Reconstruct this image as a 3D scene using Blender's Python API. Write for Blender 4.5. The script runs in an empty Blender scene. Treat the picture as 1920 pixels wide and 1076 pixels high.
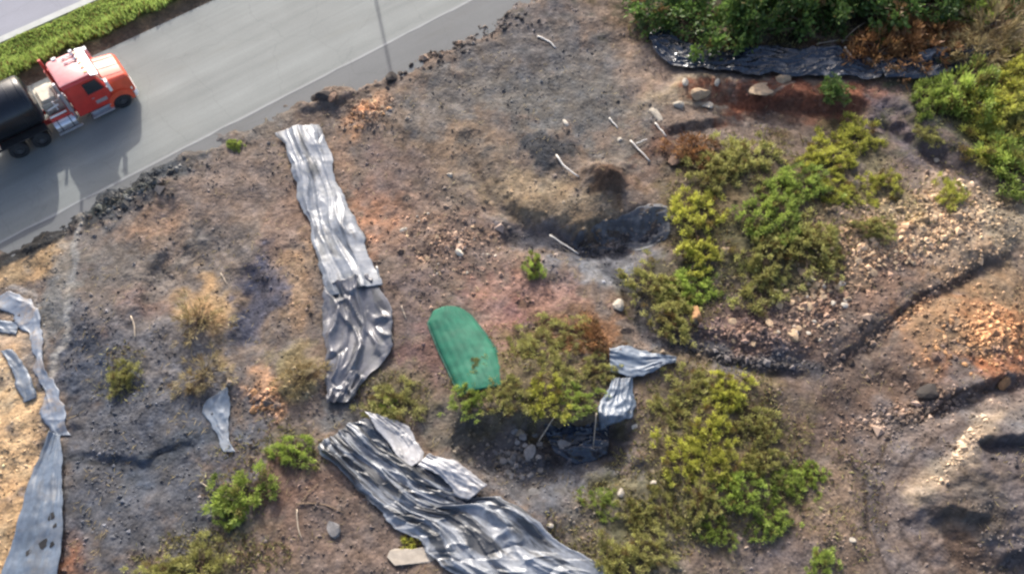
import bpy, math, random
import numpy as np
from mathutils import Vector

# ------------------------------------------------------------------ camera, sky, sun, exposure
scn = bpy.context.scene
col = scn.collection
HF, PITCH, CH = 65.0, 62.0, 37.0
cam_d = bpy.data.cameras.new("camera"); cam = bpy.data.objects.new("camera", cam_d); col.objects.link(cam)
cam.location = (0, 0, CH); cam.rotation_euler = (math.radians(90 - PITCH), 0, 0)
cam_d.sensor_fit = 'HORIZONTAL'; cam_d.angle = math.radians(HF); cam_d.clip_start = 0.5; cam_d.clip_end = 2000
scn.camera = cam
SUN_EL, SH_AZ = math.radians(30), math.radians(-77.0)       # elevation; compass direction in which shadows fall
world = bpy.data.worlds.new("World"); scn.world = world; world.use_nodes = True
wn = world.node_tree.nodes; wl = world.node_tree.links
sky = wn.new("ShaderNodeTexSky"); sky.sky_type = 'NISHITA'; sky.sun_disc = False; sky.air_density = 0.7; sky.dust_density = 4.0; sky.ozone_density = 0.8
sky.sun_elevation = SUN_EL; sky.sun_rotation = math.atan2(-math.cos(SH_AZ), -math.sin(SH_AZ))
wl.new(sky.outputs[0], wn["Background"].inputs[0]); wn["Background"].inputs[1].default_value = 0.15
sun_d = bpy.data.lights.new("sun", 'SUN'); sun = bpy.data.objects.new("sun", sun_d); col.objects.link(sun)
sun_d.energy = 2.25; sun_d.angle = math.radians(0.8); sun_d.color = (1.0, 0.96, 0.90)
ldir = Vector((math.cos(SH_AZ) * math.cos(SUN_EL), math.sin(SH_AZ) * math.cos(SUN_EL), -math.sin(SUN_EL)))
sun.rotation_euler = ldir.to_track_quat('-Z', 'Y').to_euler(); sun.location = (-20, 80, 60)
scn.view_settings.view_transform = 'Standard'; scn.view_settings.look = 'None'
scn.view_settings.exposure = 1.28; scn.view_settings.gamma = 1
scn.cycles.filter_width = 2.5; scn.cycles.max_bounces = 6; scn.cycles.transparent_max_bounces = 8
random.seed(7); RNG = np.random.default_rng(7)

# ------------------------------------------------------------------ helpers
FPX = 960 / math.tan(math.radians(HF / 2)); TA = math.radians(90 - PITCH)
def G0(px, py, z=0.0):
    """the point at height z that stands at this place of the survey picture"""
    v = -(py - 538) / FPX
    d = (np.asarray(px, float) - 960) / FPX, v * math.cos(TA) + math.sin(TA), v * math.sin(TA) - math.cos(TA)
    t = (z - CH) / d[2]
    return d[0] * t, d[1] * t
def G0v(p, z=0.0): return np.array([G0(a, b, z) for a, b in p], float)
def mpp(px, py):                                    # metres that one picture pixel covers at that place
    x, y = G0(px, py); return math.sqrt(x * x + y * y + CH * CH) / FPX

def pn(x, y, seed=0):
    """gradient noise, about -1..1"""
    x = np.asarray(x, float); y = np.asarray(y, float)
    xi = np.floor(x).astype(np.int64); yi = np.floor(y).astype(np.int64)
    xf = x - xi; yf = y - yi
    u = xf * xf * xf * (xf * (xf * 6 - 15) + 10); v = yf * yf * yf * (yf * (yf * 6 - 15) + 10)
    def g(ix, iy, dx, dy):
        h = (ix * 374761393 + iy * 668265263 + seed * 974634773) & 0xffffffff
        h = ((h ^ (h >> 13)) * 1274126177) & 0xffffffff
        h = (h ^ (h >> 16)) & 1023
        a = h * (2 * np.pi / 1024.0)
        return np.cos(a) * dx + np.sin(a) * dy
    a = g(xi, yi, xf, yf); b = g(xi + 1, yi, xf - 1, yf); c = g(xi, yi + 1, xf, yf - 1); d = g(xi + 1, yi + 1, xf - 1, yf - 1)
    return 1.5 * ((a * (1 - u) + b * u) * (1 - v) + (c * (1 - u) + d * u) * v)
def fbm(x, y, o=4, seed=0, gain=.5):
    s = 0; a = 1
    for i in range(o):
        s = s + a * pn(x, y, seed + i * 17); x = x * 2.03 + 3.1; y = y * 2.03 - 1.7; a *= gain
    return s
def sst(a, b, x):
    t = np.clip((x - a) / (b - a), 0, 1); return t * t * (3 - 2 * t)
def lin(c, k=1.0):
    c = np.array(c, float) / 255.0
    return np.where(c <= .04045, c / 12.92, ((c + .055) / 1.055) ** 2.4) * k
KG = 0.52; KS = 0.46                                           # how much of a sunlit surface's picture value is its own colour

def mesh_obj(name, V, F, mat=None, parent=None, smooth=False, attr=None):
    V = np.asarray(V, np.float32).reshape(-1, 3)
    m = bpy.data.meshes.new(name)
    if isinstance(F, np.ndarray):
        k = F.shape[1]; n = len(F)
        m.vertices.add(len(V)); m.vertices.foreach_set("co", V.ravel())
        m.loops.add(n * k); m.loops.foreach_set("vertex_index", F.astype(np.int32).ravel())
        m.polygons.add(n)
        m.polygons.foreach_set("loop_start", np.arange(0, n * k, k, dtype=np.int32))
        m.polygons.foreach_set("loop_total", np.full(n, k, np.int32))
        m.update(calc_edges=True); m.validate()
    else:
        m.from_pydata([tuple(map(float, v)) for v in V], [], [tuple(map(int, f)) for f in F]); m.update()
    if attr is not None:
        a = m.color_attributes.new("Col", 'FLOAT_COLOR', 'POINT')
        c = np.ones((len(V), 4), np.float32); c[:, :attr.shape[1]] = attr
        a.data.foreach_set("color", c.ravel())
    if mat: m.materials.append(mat)
    m.polygons.foreach_set("use_smooth", np.full(len(m.polygons), smooth, bool))
    o = bpy.data.objects.new(name, m); col.objects.link(o)
    if parent: o.parent = parent
    return o
def tag(o, label, cat, group=None):
    o["label"] = label; o["category"] = cat
    if group: o["group"] = group
    return o
def struct(o, kind="structure"): o["kind"] = kind; return o
def empty(name, loc, rz=0.0, sc=1.0):
    o = bpy.data.objects.new(name, None); col.objects.link(o)
    o.location = loc; o.rotation_euler = (0, 0, rz); o.scale = (sc,) * 3 if not hasattr(sc, '__len__') else sc
    o.empty_display_size = .2; return o

# ---- materials
def newmat(name):
    m = bpy.data.materials.new(name); m.use_nodes = True
    n = m.node_tree.nodes; return m, n, m.node_tree.links, n["Principled BSDF"]
def mapping(n, l, scale=(1, 1, 1), coord="Object"):
    tc = n.new("ShaderNodeTexCoord"); mp = n.new("ShaderNodeMapping"); mp.inputs["Scale"].default_value = scale
    l.new(tc.outputs[coord], mp.inputs[0]); return mp.outputs[0]
def noise(n, l, vec, scale, detail=4, rough=.55):
    t = n.new("ShaderNodeTexNoise"); t.inputs["Scale"].default_value = scale; t.inputs["Detail"].default_value = detail
    t.inputs["Roughness"].default_value = rough
    if vec is not None: l.new(vec, t.inputs["Vector"])
    return t.outputs["Fac"]
def rng_(n, l, x, a, b, c, d):
    r = n.new("ShaderNodeMapRange"); l.new(x, r.inputs[0])
    for i, v in enumerate((a, b, c, d)): r.inputs[i + 1].default_value = v
    return r.outputs[0]
def mixc(n, l, fac, a, b, mode='MIX'):
    x = n.new("ShaderNodeMix"); x.data_type = 'RGBA'; x.blend_type = mode
    for s, v in ((x.inputs[0], fac), (x.inputs[6], a), (x.inputs[7], b)):
        if isinstance(v, (int, float)): s.default_value = v
        elif isinstance(v, (tuple, list, np.ndarray)): s.default_value = (*[float(q) for q in v[:3]], 1)
        else: l.new(v, s)
    return x.outputs[2]
def bump(n, l, p, h, st=.5, dist=.05):
    b = n.new("ShaderNodeBump"); b.inputs["Strength"].default_value = st; b.inputs["Distance"].default_value = dist
    l.new(h, b.inputs["Height"]); l.new(b.outputs[0], p.inputs["Normal"])
def simple(name, c, rough=.5, metal=0.0, var=.25, sc=6.0, spec=.5, bumpd=0.0, coat=0.0):
    m, n, l, p = newmat(name); c = np.array(c, float)
    v = mapping(n, l); f = rng_(n, l, noise(n, l, v, sc), .3, .7, 0, 1)
    l.new(mixc(n, l, f, c * (1 - var), np.minimum(c * (1 + var), 1)), p.inputs["Base Color"])
    p.inputs["Roughness"].default_value = rough; p.inputs["Metallic"].default_value = metal
    p.inputs["Specular IOR Level"].default_value = spec; p.inputs["Coat Weight"].default_value = coat
    if bumpd: bump(n, l, p, noise(n, l, v, sc * 2), .6, bumpd)
    return m

# ------------------------------------------------------------------ lay of the land
RA = np.array(G0(0, 455)); RB = np.array(G0(885, 0)); RU = (RB - RA) / np.linalg.norm(RB - RA); RN = np.array([-RU[1], RU[0]])
def road_uv(x, y): return (x - RA[0]) * RU[0] + (y - RA[1]) * RU[1], (x - RA[0]) * RN[0] + (y - RA[1]) * RN[1]
def road_pt(u, s): return RA + RU * u + RN * s
ROAD_W = 0.5 * (road_uv(*G0(221, 87))[1] + road_uv(*G0(395, 0))[1])
VERGE_E = 0.5 * (road_uv(*G0(0, 93))[1] + road_uv(*G0(167, 2))[1])
SHOULDER = G0v([(-200, 575), (0, 472), (100, 420), (180, 368), (330, 296), (440, 240), (520, 205), (570, 190), (600, 178), (660, 160), (735, 140), (790, 108), (830, 92), (890, 55), (960, 12), (1060, -50), (1300, -190)])
_su, _ss = road_uv(SHOULDER[:, 0], SHOULDER[:, 1])
def shoulder_edge(u): return np.interp(u, _su, _ss)

def polydist(x, y, P):
    """distance, signed side (+ left of travel) and 0..1 run along a polyline"""
    best = np.full(x.shape, 1e9); side = np.zeros(x.shape); run = np.zeros(x.shape)
    L = np.linalg.norm(np.diff(P, axis=0), axis=1); T = L.sum(); acc = 0
    for i in range(len(P) - 1):
        d = P[i + 1] - P[i]; l = L[i]; d = d / l
        rx = x - P[i][0]; ry = y - P[i][1]
        t = np.clip(rx * d[0] + ry * d[1], 0, l)
        dx = rx - d[0] * t; dy = ry - d[1] * t; dist = np.hypot(dx, dy)
        k = dist < best
        best = np.where(k, dist, best); side = np.where(k, np.sign(d[0] * ry - d[1] * rx), side); run = np.where(k, (acc + t) / T, run)
        acc += l
    return best, side, run
# breaks of slope: ground stands higher on the far side and drops toward the near side (points, height, width, reach far, reach near)
SCARPS = [
    ([(1690, 945), (1750, 890), (1810, 820), (1850, 765)], -.6, .6, 1.0, 3.0),
    ([(1915, 490), (1850, 500), (1780, 535), (1700, 575), (1640, 625), (1590, 665), (1540, 700)], .38, .4, 3.0, 2.0),
    ([(1270, 650), (1340, 665), (1430, 690), (1540, 700)], .35, .5, 1.5, 1.5),
    ([(1330, 180), (1400, 185), (1480, 195), (1560, 200), (1640, 195)], 1.0, .9, 2.2, 2.5),
    ([(1240, 260), (1300, 240), (1370, 225)], .45, .5, 1.5, 1.5),
    ([(1640, 215), (1700, 250), (1760, 280), (1800, 330)], .6, .6, 1.5, 1.5),
    ([(860, 775), (930, 795), (1010, 800), (1080, 792), (1150, 800), (1205, 805)], 1.3, .45, 1.6, 2.0),
    ([(1920, 715), (1840, 735), (1760, 765), (1700, 790)], .6, .5, 2, 1.5),
    ([(1950, 850), (1860, 842), (1800, 855)], .9, .3, 1.4, 1.3),
    ([(1930, 925), (1860, 905), (1790, 930)], .22, .3, .8, .9),
    ([(1830, 990), (1760, 965), (1725, 975)], .6, .3, 1.0, 1.0),
    ([(1950, 1045), (1880, 1040), (1860, 1060)], .6, .35, 1.0, 1.2),
    ([(1040, 440), (1120, 420), (1200, 420), (1255, 400)], .75, .6, 1.5, 1.5),
    ([(1700, 135), (1780, 120), (1840, 110)], .7, .5, 1.5, 1.2),
    ([(560, 215), (620, 205), (690, 165), (740, 150)], .25, .3, .6, .6),
    ([(120, 845), (200, 862), (270, 868), (340, 840), (400, 815)], .22, .3, .8, .8),
    ([(100, 810), (130, 800), (170, 790)], .15, .4, .8, .8),
    ([(0, 480), (60, 470), (130, 440)], .25, .4, .6, .8),
    ([(840, 225), (880, 300), (930, 380), (1010, 420)], .35, .9, 1.8, 1.8),
    ([(470, 520), (440, 600), (420, 660)], .2, .4, .8, .8),
    ([(1220, 870), (1160, 890), (1090, 900)], .3, .4, 1, 1),
]
# mounds: centre, radii in picture pixels, height
MOUNDS = [(1132, 342, 36, 26, 1.35), (1120, 445, 110, 45, -.55), (605, 180, 30, 18, .5), (300, 360, 60, 30, .35), (1020, 285, 45, 35, .3), (1420, 400, 170, 120, .8),
          (1330, 850, 120, 130, .6), (950, 720, 100, 60, .5), (1300, 165, 60, 30, .45), (1840, 620, 110, 70, .7), (1790, 430, 150, 70, .5),
          (690, 215, 50, 30, .25), (1920, 860, 120, 110, 1.5), (1850, 960, 110, 60, .7), (1765, 870, 40, 75, .5), (1650, 930, 45, 140, -.35), (1060, 850, 70, 40, -.5),
          (1180, 460, 70, 40, -.35), (120, 430, 60, 20, -.1), (200, 560, 90, 60, .25), (480, 600, 40, 80, -.2), (1560, 1020, 60, 60, .3), (60, 900, 70, 200, -.35)]
STR_C = G0(1860, 930); _a, _b = np.array(G0(1690, 945)), np.array(G0(1850, 765)); STR_E = (_a, (_b - _a) / np.linalg.norm(_b - _a))
SC_W = [(G0v(p), a, w, f, n) for p, a, w, f, n in SCARPS]
MD_W = []
for px, py, rx, ry, h in MOUNDS:
    c = np.array(G0(px, py)); MD_W.append((c, rx * mpp(px, py), ry * mpp(px, py) * 1.25, h))
TRENCH = [  # running hollows: points, depth, half width m
 ([(930, 425), (1020, 445), (1100, 455), (1180, 445), (1250, 415)], .26, 1.1), ([(1120, 470), (1190, 540), (1210, 620), (1290, 652), (1400, 676), (1540, 700)], .32, .9),
 ([(1540, 700), (1590, 668), (1640, 630), (1700, 582), (1780, 542), (1850, 505), (1930, 492)], .13, .7), ([(1640, 700), (1690, 740), (1760, 775), (1900, 735)], .25, .6), ([(1630, 205), (1700, 250), (1790, 320), (1870, 385), (1930, 395)], .35, 1.0),
 ([(880, 250), (910, 340), (960, 420)], .22, .7), ([(850, 800), (930, 860), (1010, 900), (1110, 890), (1200, 850)], .45, 1.0), ([(300, 380), (330, 470), (290, 560), (260, 640)], .18, .6), ([(440, 500), (480, 560), (470, 660)], .2, .7), ([(760, 240), (770, 330), (800, 420), (780, 520)], .16, .6)]
TR_W = [(G0v(p), a, w) for p, a, w in TRENCH]
def outside_road(x, y):
    """0 under the carriageway, 1 on open dirt; the dirt creeps raggedly over the edge"""
    u, s = road_uv(x, y)
    e = shoulder_edge(u) + .55 * fbm(x * .6, y * .6, 4, 5, .65)
    low = sst(0.0, .8, e - s)
    e2 = VERGE_E
    verge = sst(ROAD_W - .1, ROAD_W + .9, s) * (1 - sst(e2 - .5, e2 - .1, s))
    far = sst(e2 + 9, e2 + 11, s)
    return low, verge, far
def height(x, y, fine=True):
    x = np.asarray(x, float); y = np.asarray(y, float)
    low, verge, far = outside_road(x, y)
    wx = x + .26 * fbm(x * .6, y * .6, 3, 71) + .10 * fbm(x * 2.4, y * 2.4, 2, 73); wy = y + .26 * fbm(x * .6, y * .6, 3, 91) + .10 * fbm(x * 2.4, y * 2.4, 2, 93)
    h = .22 * fbm(x * .12, y * .12, 3, 11) + .13 * fbm(x * .38, y * .38, 2, 13) + .10
    for P, A, w, lf, ln in SC_W:
        lo = P.min(0) - 3 * max(lf, ln); hi = P.max(0) + 3 * max(lf, ln)
        m = (x > lo[0]) & (x < hi[0]) & (y > lo[1]) & (y < hi[1])
        if not m.any(): continue
        d, sd, run = polydist(wx[m], wy[m], P if P[0][0] < P[-1][0] else P[::-1])
        sd = d * sd
        taper = sst(-.02, .18, run) * (1 - sst(.82, 1.02, run)) * np.exp(-np.maximum(0, d - np.abs(sd)) )
        prof = np.where(sd > 0, np.exp(-sd / lf), -np.exp(sd / ln)) * np.clip(np.abs(sd) / (w * .5), 0, 1)
        hh = np.zeros(x.shape); hh[m] = .5 * A * prof * taper; h = h + hh
    for P, A, w in TR_W:
        lo = P.min(0) - 4 * w; hi = P.max(0) + 4 * w; m = (x > lo[0]) & (x < hi[0]) & (y > lo[1]) & (y < hi[1])
        if not m.any(): continue
        d, _, run = polydist(wx[m], wy[m], P); hh = np.zeros(x.shape)
        hh[m] = -A * (np.exp(-(d / w) ** 4) - .35 * np.exp(-((d - 1.6 * w) / (.7 * w)) ** 2)) * sst(0, .12, run) * (1 - sst(.88, 1, run)); h = h + hh
    for c, rx, ry, A in MD_W:
        q = ((wx - c[0]) / rx) ** 2 + ((wy - c[1]) / ry) ** 2
        h = h + A * np.exp(-q * 1.2)
    if fine:
        q = ((x - STR_C[0]) / 6.5) ** 2 + ((y - STR_C[1]) / 6.0) ** 2; mk = np.exp(-q * q)
        rt = sst(-.6, .8, (x - STR_E[0][0]) * STR_E[1][1] - (y - STR_E[0][1]) * STR_E[1][0]); smooth = 1 - .7 * mk * (1 - rt)
        lay = wy * 1.15 - wx * .12 + .5 * pn(wx * .35, wy * .35, 85); st_ = lay - np.floor(lay)
        h = h + mk * rt * (.06 * (sst(.0, .78, st_) * (1 - sst(.86, 1.0, st_)) - .5) + .06 * fbm(wx * .45, wy * 1.3, 3, 83, .6) + .03 * pn(wx * 2.2, wy * 4, 87))
        rough = .6 + .5 * pn(x * .25, y * .25, 31)
        h = h + rough * smooth * (.085 * fbm(x * 1.1, y * 1.1, 2, 41) + .05 * np.abs(pn(x * 2.6, y * 2.6, 43)) + .035 * fbm(x * 5.0, y * 5.0, 2, 47))
    z = -.04 + low * (h + .06)
    z = z + verge * (.35 + .12 * fbm(x * .6, y * .6, 3, 61)) * 1.0
    return z + far * .15 * 0
def gp(px, py):
    """a point on the ground"""
    z = 0.0
    for _ in range(5):
        x, y = G0(px, py, z); z = float(height(np.array([x]), np.array([y]))[0])
    return Vector((x, y, z))
def gz(x, y): return height(np.atleast_1d(np.asarray(x, float)), np.atleast_1d(np.asarray(y, float)))

# ---- soils, and the pit's painted shade: (px, py, rx, ry, tilt, colour, strength)
BROWN = (139, 121, 107)
SOIL = [
 (300, 560, 330, 330, 0, (137, 126, 117), .9), (900, 300, 330, 200, 0, (140, 124, 110), .8), (1500, 800, 300, 300, 0, (132, 116, 103), .8),
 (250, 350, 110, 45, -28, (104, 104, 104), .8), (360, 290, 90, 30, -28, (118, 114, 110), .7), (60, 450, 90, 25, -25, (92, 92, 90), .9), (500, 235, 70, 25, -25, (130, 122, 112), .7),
 (60, 500, 80, 38, 0, (204, 168, 120), .95), (300, 430, 65, 50, 0, (184, 148, 118), .8), (430, 370, 110, 70, -20, (146, 127, 114), .8), (560, 400, 50, 150, 20, (160, 130, 110), .7),
 (380, 590, 70, 58, 0, (206, 168, 118), .95), (470, 600, 50, 100, 10, (96, 95, 106), .85), (400, 685, 62, 55, 0, (196, 166, 112), .9), (500, 755, 45, 38, 0, (220, 168, 122), .9),
 (565, 700, 50, 50, 0, (166, 148, 100), .8), (560, 530, 45, 85, 10, (184, 150, 114), .8), (230, 700, 45, 45, 0, (128, 130, 100), .6), (165, 700, 70, 70, 20, (86, 92, 104), .85), (310, 470, 150, 40, -20, (122, 118, 112), .5),
 (270, 860, 190, 170, 0, (108, 107, 111), .9), (250, 800, 150, 50, 0, (100, 99, 106), .6), (320, 860, 70, 30, -35, (88, 96, 98), .6), (340, 930, 60, 60, 0, (104, 106, 112), .7), (100, 570, 50, 95, 5, (136, 136, 132), .8), (260, 620, 120, 60, 10, (122, 114, 110), .7),
 (205, 625, 40, 25, 0, (150, 118, 100), .7), (270, 560, 70, 25, 0, (146, 116, 104), .6), (160, 775, 30, 40, 20, (150, 125, 105), .7),
 (30, 640, 55, 60, 0, (214, 184, 150), .85), (15, 760, 50, 60, 0, (250, 220, 172), .95), (20, 900, 75, 170, -6, (240, 198, 142), 1.0), (0, 1040, 40, 120, 0, (230, 186, 130), 1.0), (120, 1060, 35, 50, 0, (178, 118, 84), .8), (125, 790, 25, 40, 30, (190, 160, 125), .8),
 (520, 890, 80, 70, 0, (144, 110, 92), .8), (570, 970, 90, 70, 0, (140, 112, 96), .8), (660, 1030, 130, 70, 20, (133, 114, 102), .9), (400, 1050, 120, 50, 0, (128, 122, 92), .7), (230, 1040, 120, 40, 0, (112, 100, 92), .6), (480, 1050, 60, 40, 0, (150, 118, 98), .6), (540, 835, 60, 30, 0, (120, 118, 98), .7),
 (690, 215, 60, 40, -10, (208, 158, 116), .85), (840, 270, 140, 80, 25, (152, 128, 104), .8), (710, 410, 65, 70, 20, (192, 140, 106), .9), (720, 320, 60, 60, 0, (142, 118, 108), .7), (860, 440, 160, 100, 10, (152, 126, 109), .8), (770, 580, 60, 90, 0, (138, 118, 110), .7), (620, 290, 40, 40, 0, (158, 130, 108), .6),
 (900, 170, 180, 60, -20, (134, 127, 120), .85), (1050, 160, 190, 110, 0, (127, 123, 118), .85), (920, 90, 100, 30, -28, (122, 116, 112), .7), (1000, 370, 130, 50, 10, (168, 146, 114), .8), (1000, 30, 80, 50, 0, (128, 121, 118), .7), (890, 330, 60, 80, 30, (118, 110, 100), .5), (1180, 345, 60, 25, 0, (150, 122, 102), .7), (1080, 400, 120, 35, 10, (150, 130, 104), .6),
 (1000, 570, 130, 60, 10, (180, 138, 120), .9), (920, 640, 90, 40, 10, (160, 122, 108), .7), (1000, 600, 45, 25, 0, (164, 112, 104), .6), (790, 680, 40, 60, 0, (138, 104, 96), .7), (1140, 485, 130, 45, 5, (126, 127, 132), .85), (1160, 515, 60, 30, 0, (142, 144, 148), .7), (1010, 440, 100, 30, 10, (122, 118, 120), .7), (1190, 430, 70, 28, -8, (92, 92, 98), .8),
 (1020, 285, 50, 35, 0, (84, 86, 90), .85), (1220, 130, 65, 75, 0, (166, 142, 122), .85), (1300, 180, 90, 35, 0, (190, 166, 132), .85), (1180, 25, 60, 60, 0, (146, 122, 100), .8), (1220, 200, 70, 20, -10, (150, 136, 118), .6), (1210, 280, 70, 35, -10, (116, 112, 104), .6), (1140, 345, 45, 40, 0, (104, 82, 66), .9), (1270, 290, 70, 45, 0, (118, 84, 68), .8), (1470, 190, 160, 38, 0, (150, 88, 60), .95), (1600, 190, 80, 42, 0, (152, 96, 68), .9), (1510, 225, 110, 30, 0, (98, 78, 66), .7),
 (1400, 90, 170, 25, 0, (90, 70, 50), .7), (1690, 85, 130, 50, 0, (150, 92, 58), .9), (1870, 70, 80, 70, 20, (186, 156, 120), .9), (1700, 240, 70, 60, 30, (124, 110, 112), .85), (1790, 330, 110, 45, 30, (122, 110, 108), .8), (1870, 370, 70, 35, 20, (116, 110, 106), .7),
 (1690, 440, 230, 80, -15, (196, 166, 134), .9), (1560, 520, 120, 70, -20, (164, 136, 108), .8), (1820, 430, 120, 60, 0, (186, 160, 130), .8), (1900, 420, 60, 60, 0, (150, 140, 118), .6), (1400, 640, 150, 40, 15, (124, 102, 94), .85), (1490, 620, 110, 45, 10, (128, 106, 94), .8), (1350, 590, 60, 40, 0, (130, 104, 96), .7), (1640, 540, 120, 30, -25, (130, 106, 94), .8),
 (1400, 680, 170, 25, 8, (108, 106, 110), .85), (1290, 640, 60, 25, 0, (92, 92, 98), .8), (1820, 640, 140, 85, -15, (184, 134, 90), .95), (1760, 640, 60, 50, 0, (170, 142, 108), .6), (1840, 545, 100, 40, -10, (158, 130, 98), .85), (1640, 700, 90, 40, -25, (132, 112, 100), .8), (1850, 700, 110, 30, -10, (176, 112, 72), .8), (1690, 760, 150, 50, -10, (122, 98, 82), .85), (1560, 790, 130, 60, 0, (128, 106, 92), .85),
 (1740, 800, 110, 40, -20, (136, 120, 112), .8), (1690, 880, 60, 90, -15, (142, 128, 120), .85), (1860, 900, 120, 160, 0, (120, 110, 108), .95), (1880, 790, 90, 40, 0, (126, 119, 115), .8), (1800, 960, 70, 40, 0, (118, 106, 92), .7), (1700, 1020, 70, 70, 20, (128, 116, 114), .8), (1560, 1000, 100, 90, 0, (152, 128, 106), .85), (1800, 1040, 60, 40, 0, (112, 90, 74), .8), (1470, 1040, 80, 40, 0, (132, 118, 114), .7),
 (960, 860, 130, 80, 10, (110, 108, 109), .9), (1100, 885, 120, 45, -15, (108, 108, 112), .9), (1060, 830, 110, 35, 0, (60, 54, 52), .8), (1240, 900, 60, 40, 0, (124, 120, 116), .7), (860, 800, 60, 50, 0, (128, 120, 104), .7), (650, 775, 40, 30, 0, (112, 114, 114), .8), (1110, 970, 70, 50, 0, (122, 116, 104), .7), (1290, 990, 80, 40, 0, (140, 112, 102), .7), (1180, 1040, 140, 50, 0, (128, 120, 92), .7),  # darkest patch: the pit's shadow painted into the ground colour
 (165, 690, 80, 80, 20, (86, 93, 106), .9), (270, 850, 190, 160, 0, (102, 104, 110), .88), (330, 850, 90, 40, -35, (86, 94, 104), .7), (470, 590, 50, 95, 10, (92, 94, 110), .85),
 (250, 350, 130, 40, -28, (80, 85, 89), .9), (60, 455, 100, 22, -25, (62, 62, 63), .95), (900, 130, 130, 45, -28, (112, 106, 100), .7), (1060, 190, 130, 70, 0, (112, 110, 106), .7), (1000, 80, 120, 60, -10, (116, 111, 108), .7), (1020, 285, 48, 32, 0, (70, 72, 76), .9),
 (300, 640, 160, 60, 15, (128, 124, 124), .7), (780, 330, 70, 40, 20, (118, 104, 96), .6), (640, 560, 30, 60, 0, (120, 100, 92), .5), (1560, 720, 160, 40, -10, (110, 94, 84), .7),
 # turf and leaf litter under the scrub
 (1430, 390, 150, 110, -20, (122, 104, 72), .7), (1310, 400, 90, 110, 0, (112, 98, 64), .6), (1260, 550, 100, 60, 0, (98, 92, 62), .7), (1440, 490, 110, 80, 0, (100, 98, 66), .7), (1600, 270, 60, 60, 0, (110, 104, 62), .6), (1340, 800, 160, 110, 10, (128, 112, 80), .7), (1380, 910, 140, 80, 0, (130, 114, 84), .7), (1000, 710, 170, 80, 0, (120, 106, 70), .7), (1060, 630, 90, 50, 0, (124, 104, 70), .6), (1090, 640, 60, 40, 0, (168, 114, 74), .6),
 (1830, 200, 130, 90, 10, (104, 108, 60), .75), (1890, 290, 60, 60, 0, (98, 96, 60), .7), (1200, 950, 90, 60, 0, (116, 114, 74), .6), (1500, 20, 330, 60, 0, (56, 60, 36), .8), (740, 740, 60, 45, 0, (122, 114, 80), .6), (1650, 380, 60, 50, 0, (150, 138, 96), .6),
]
BANDS = [  # pale runoff, tracks, streaks, painted light and shade of slope breaks: points, width px, colour, strength
 ([(150, 385), (150, 440), (145, 500), (138, 560), (122, 640), (98, 700)], 13, (172, 168, 160), .75),
 ([(1842, 775), (1815, 825), (1775, 880), (1735, 905), (1705, 930)], 38, (182, 162, 138), .85),  # sunlit face of the bank edge, its light painted into the soil
 ([(1640, 960), (1660, 1000), (1700, 1070)], 14, (150, 136, 132), .6),
 ([(1610, 880), (1600, 930), (1640, 1010)], 8, (108, 92, 80), .6),
 ([(880, 300), (930, 380), (1000, 425)], 12, (98, 88, 80), .5), ([(860, 330), (905, 400), (980, 445)], 8, (170, 150, 128), .4),
 ([(1900, 480), (1850, 500), (1780, 535), (1700, 575), (1640, 625), (1590, 665), (1540, 695)], 14, (98, 86, 80), .65),  # shaded drop of the scarp, darkness painted into the soil
 ([(20, 540), (60, 560), (85, 590), (90, 640)], 8, (190, 182, 172), .6),
 ([(120, 850), (200, 868), (270, 870), (340, 840)], 7, (60, 62, 62), .6),
 ([(1240, 205), (1300, 205), (1350, 200)], 8, (212, 194, 164), .7), ([(1400, 175), (1450, 180), (1480, 165)], 8, (210, 186, 156), .6),
 ([(960, 435), (1060, 450), (1160, 450), (1250, 420)], 44, (76, 77, 84), .8), ([(1150, 490), (1200, 560), (1210, 620), (1290, 652), (1400, 670), (1540, 695)], 36, (80, 81, 87), .75),
 ([(1900, 735), (1770, 775), (1690, 830), (1650, 900), (1660, 990), (1710, 1080)], 60, (132, 118, 110), .85),
 ([(1880, 728), (1750, 765), (1668, 822), (1622, 890), (1625, 980), (1670, 1080)], 7, (84, 70, 60), .7), ([(1900, 745), (1775, 785), (1700, 838), (1662, 905), (1672, 990), (1725, 1080)], 6, (158, 142, 132), .6),
 ([(1790, 800), (1720, 848), (1680, 910), (1688, 990), (1745, 1080)], 6, (90, 78, 72), .6), ([(1800, 858), (1860, 848), (1930, 850)], 26, (92, 84, 84), .6), ([(1780, 905), (1850, 900), (1930, 906)], 9, (96, 88, 88), .5), ([(1760, 955), (1850, 948), (1930, 958)], 10, (94, 86, 84), .5),  # last three: shade of the ledge faces put into the ground colour
 ([(800, 105), (880, 60), (950, 25)], 20, (72, 68, 66), .7), ([(570, 185), (640, 200), (700, 165), (740, 150)], 10, (72, 64, 58), .6),
 ([(170, 400), (250, 365), (330, 350)], 14, (70, 76, 70), .6), ([(0, 490), (70, 465), (135, 440)], 16, (70, 70, 68), .7),
]
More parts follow.
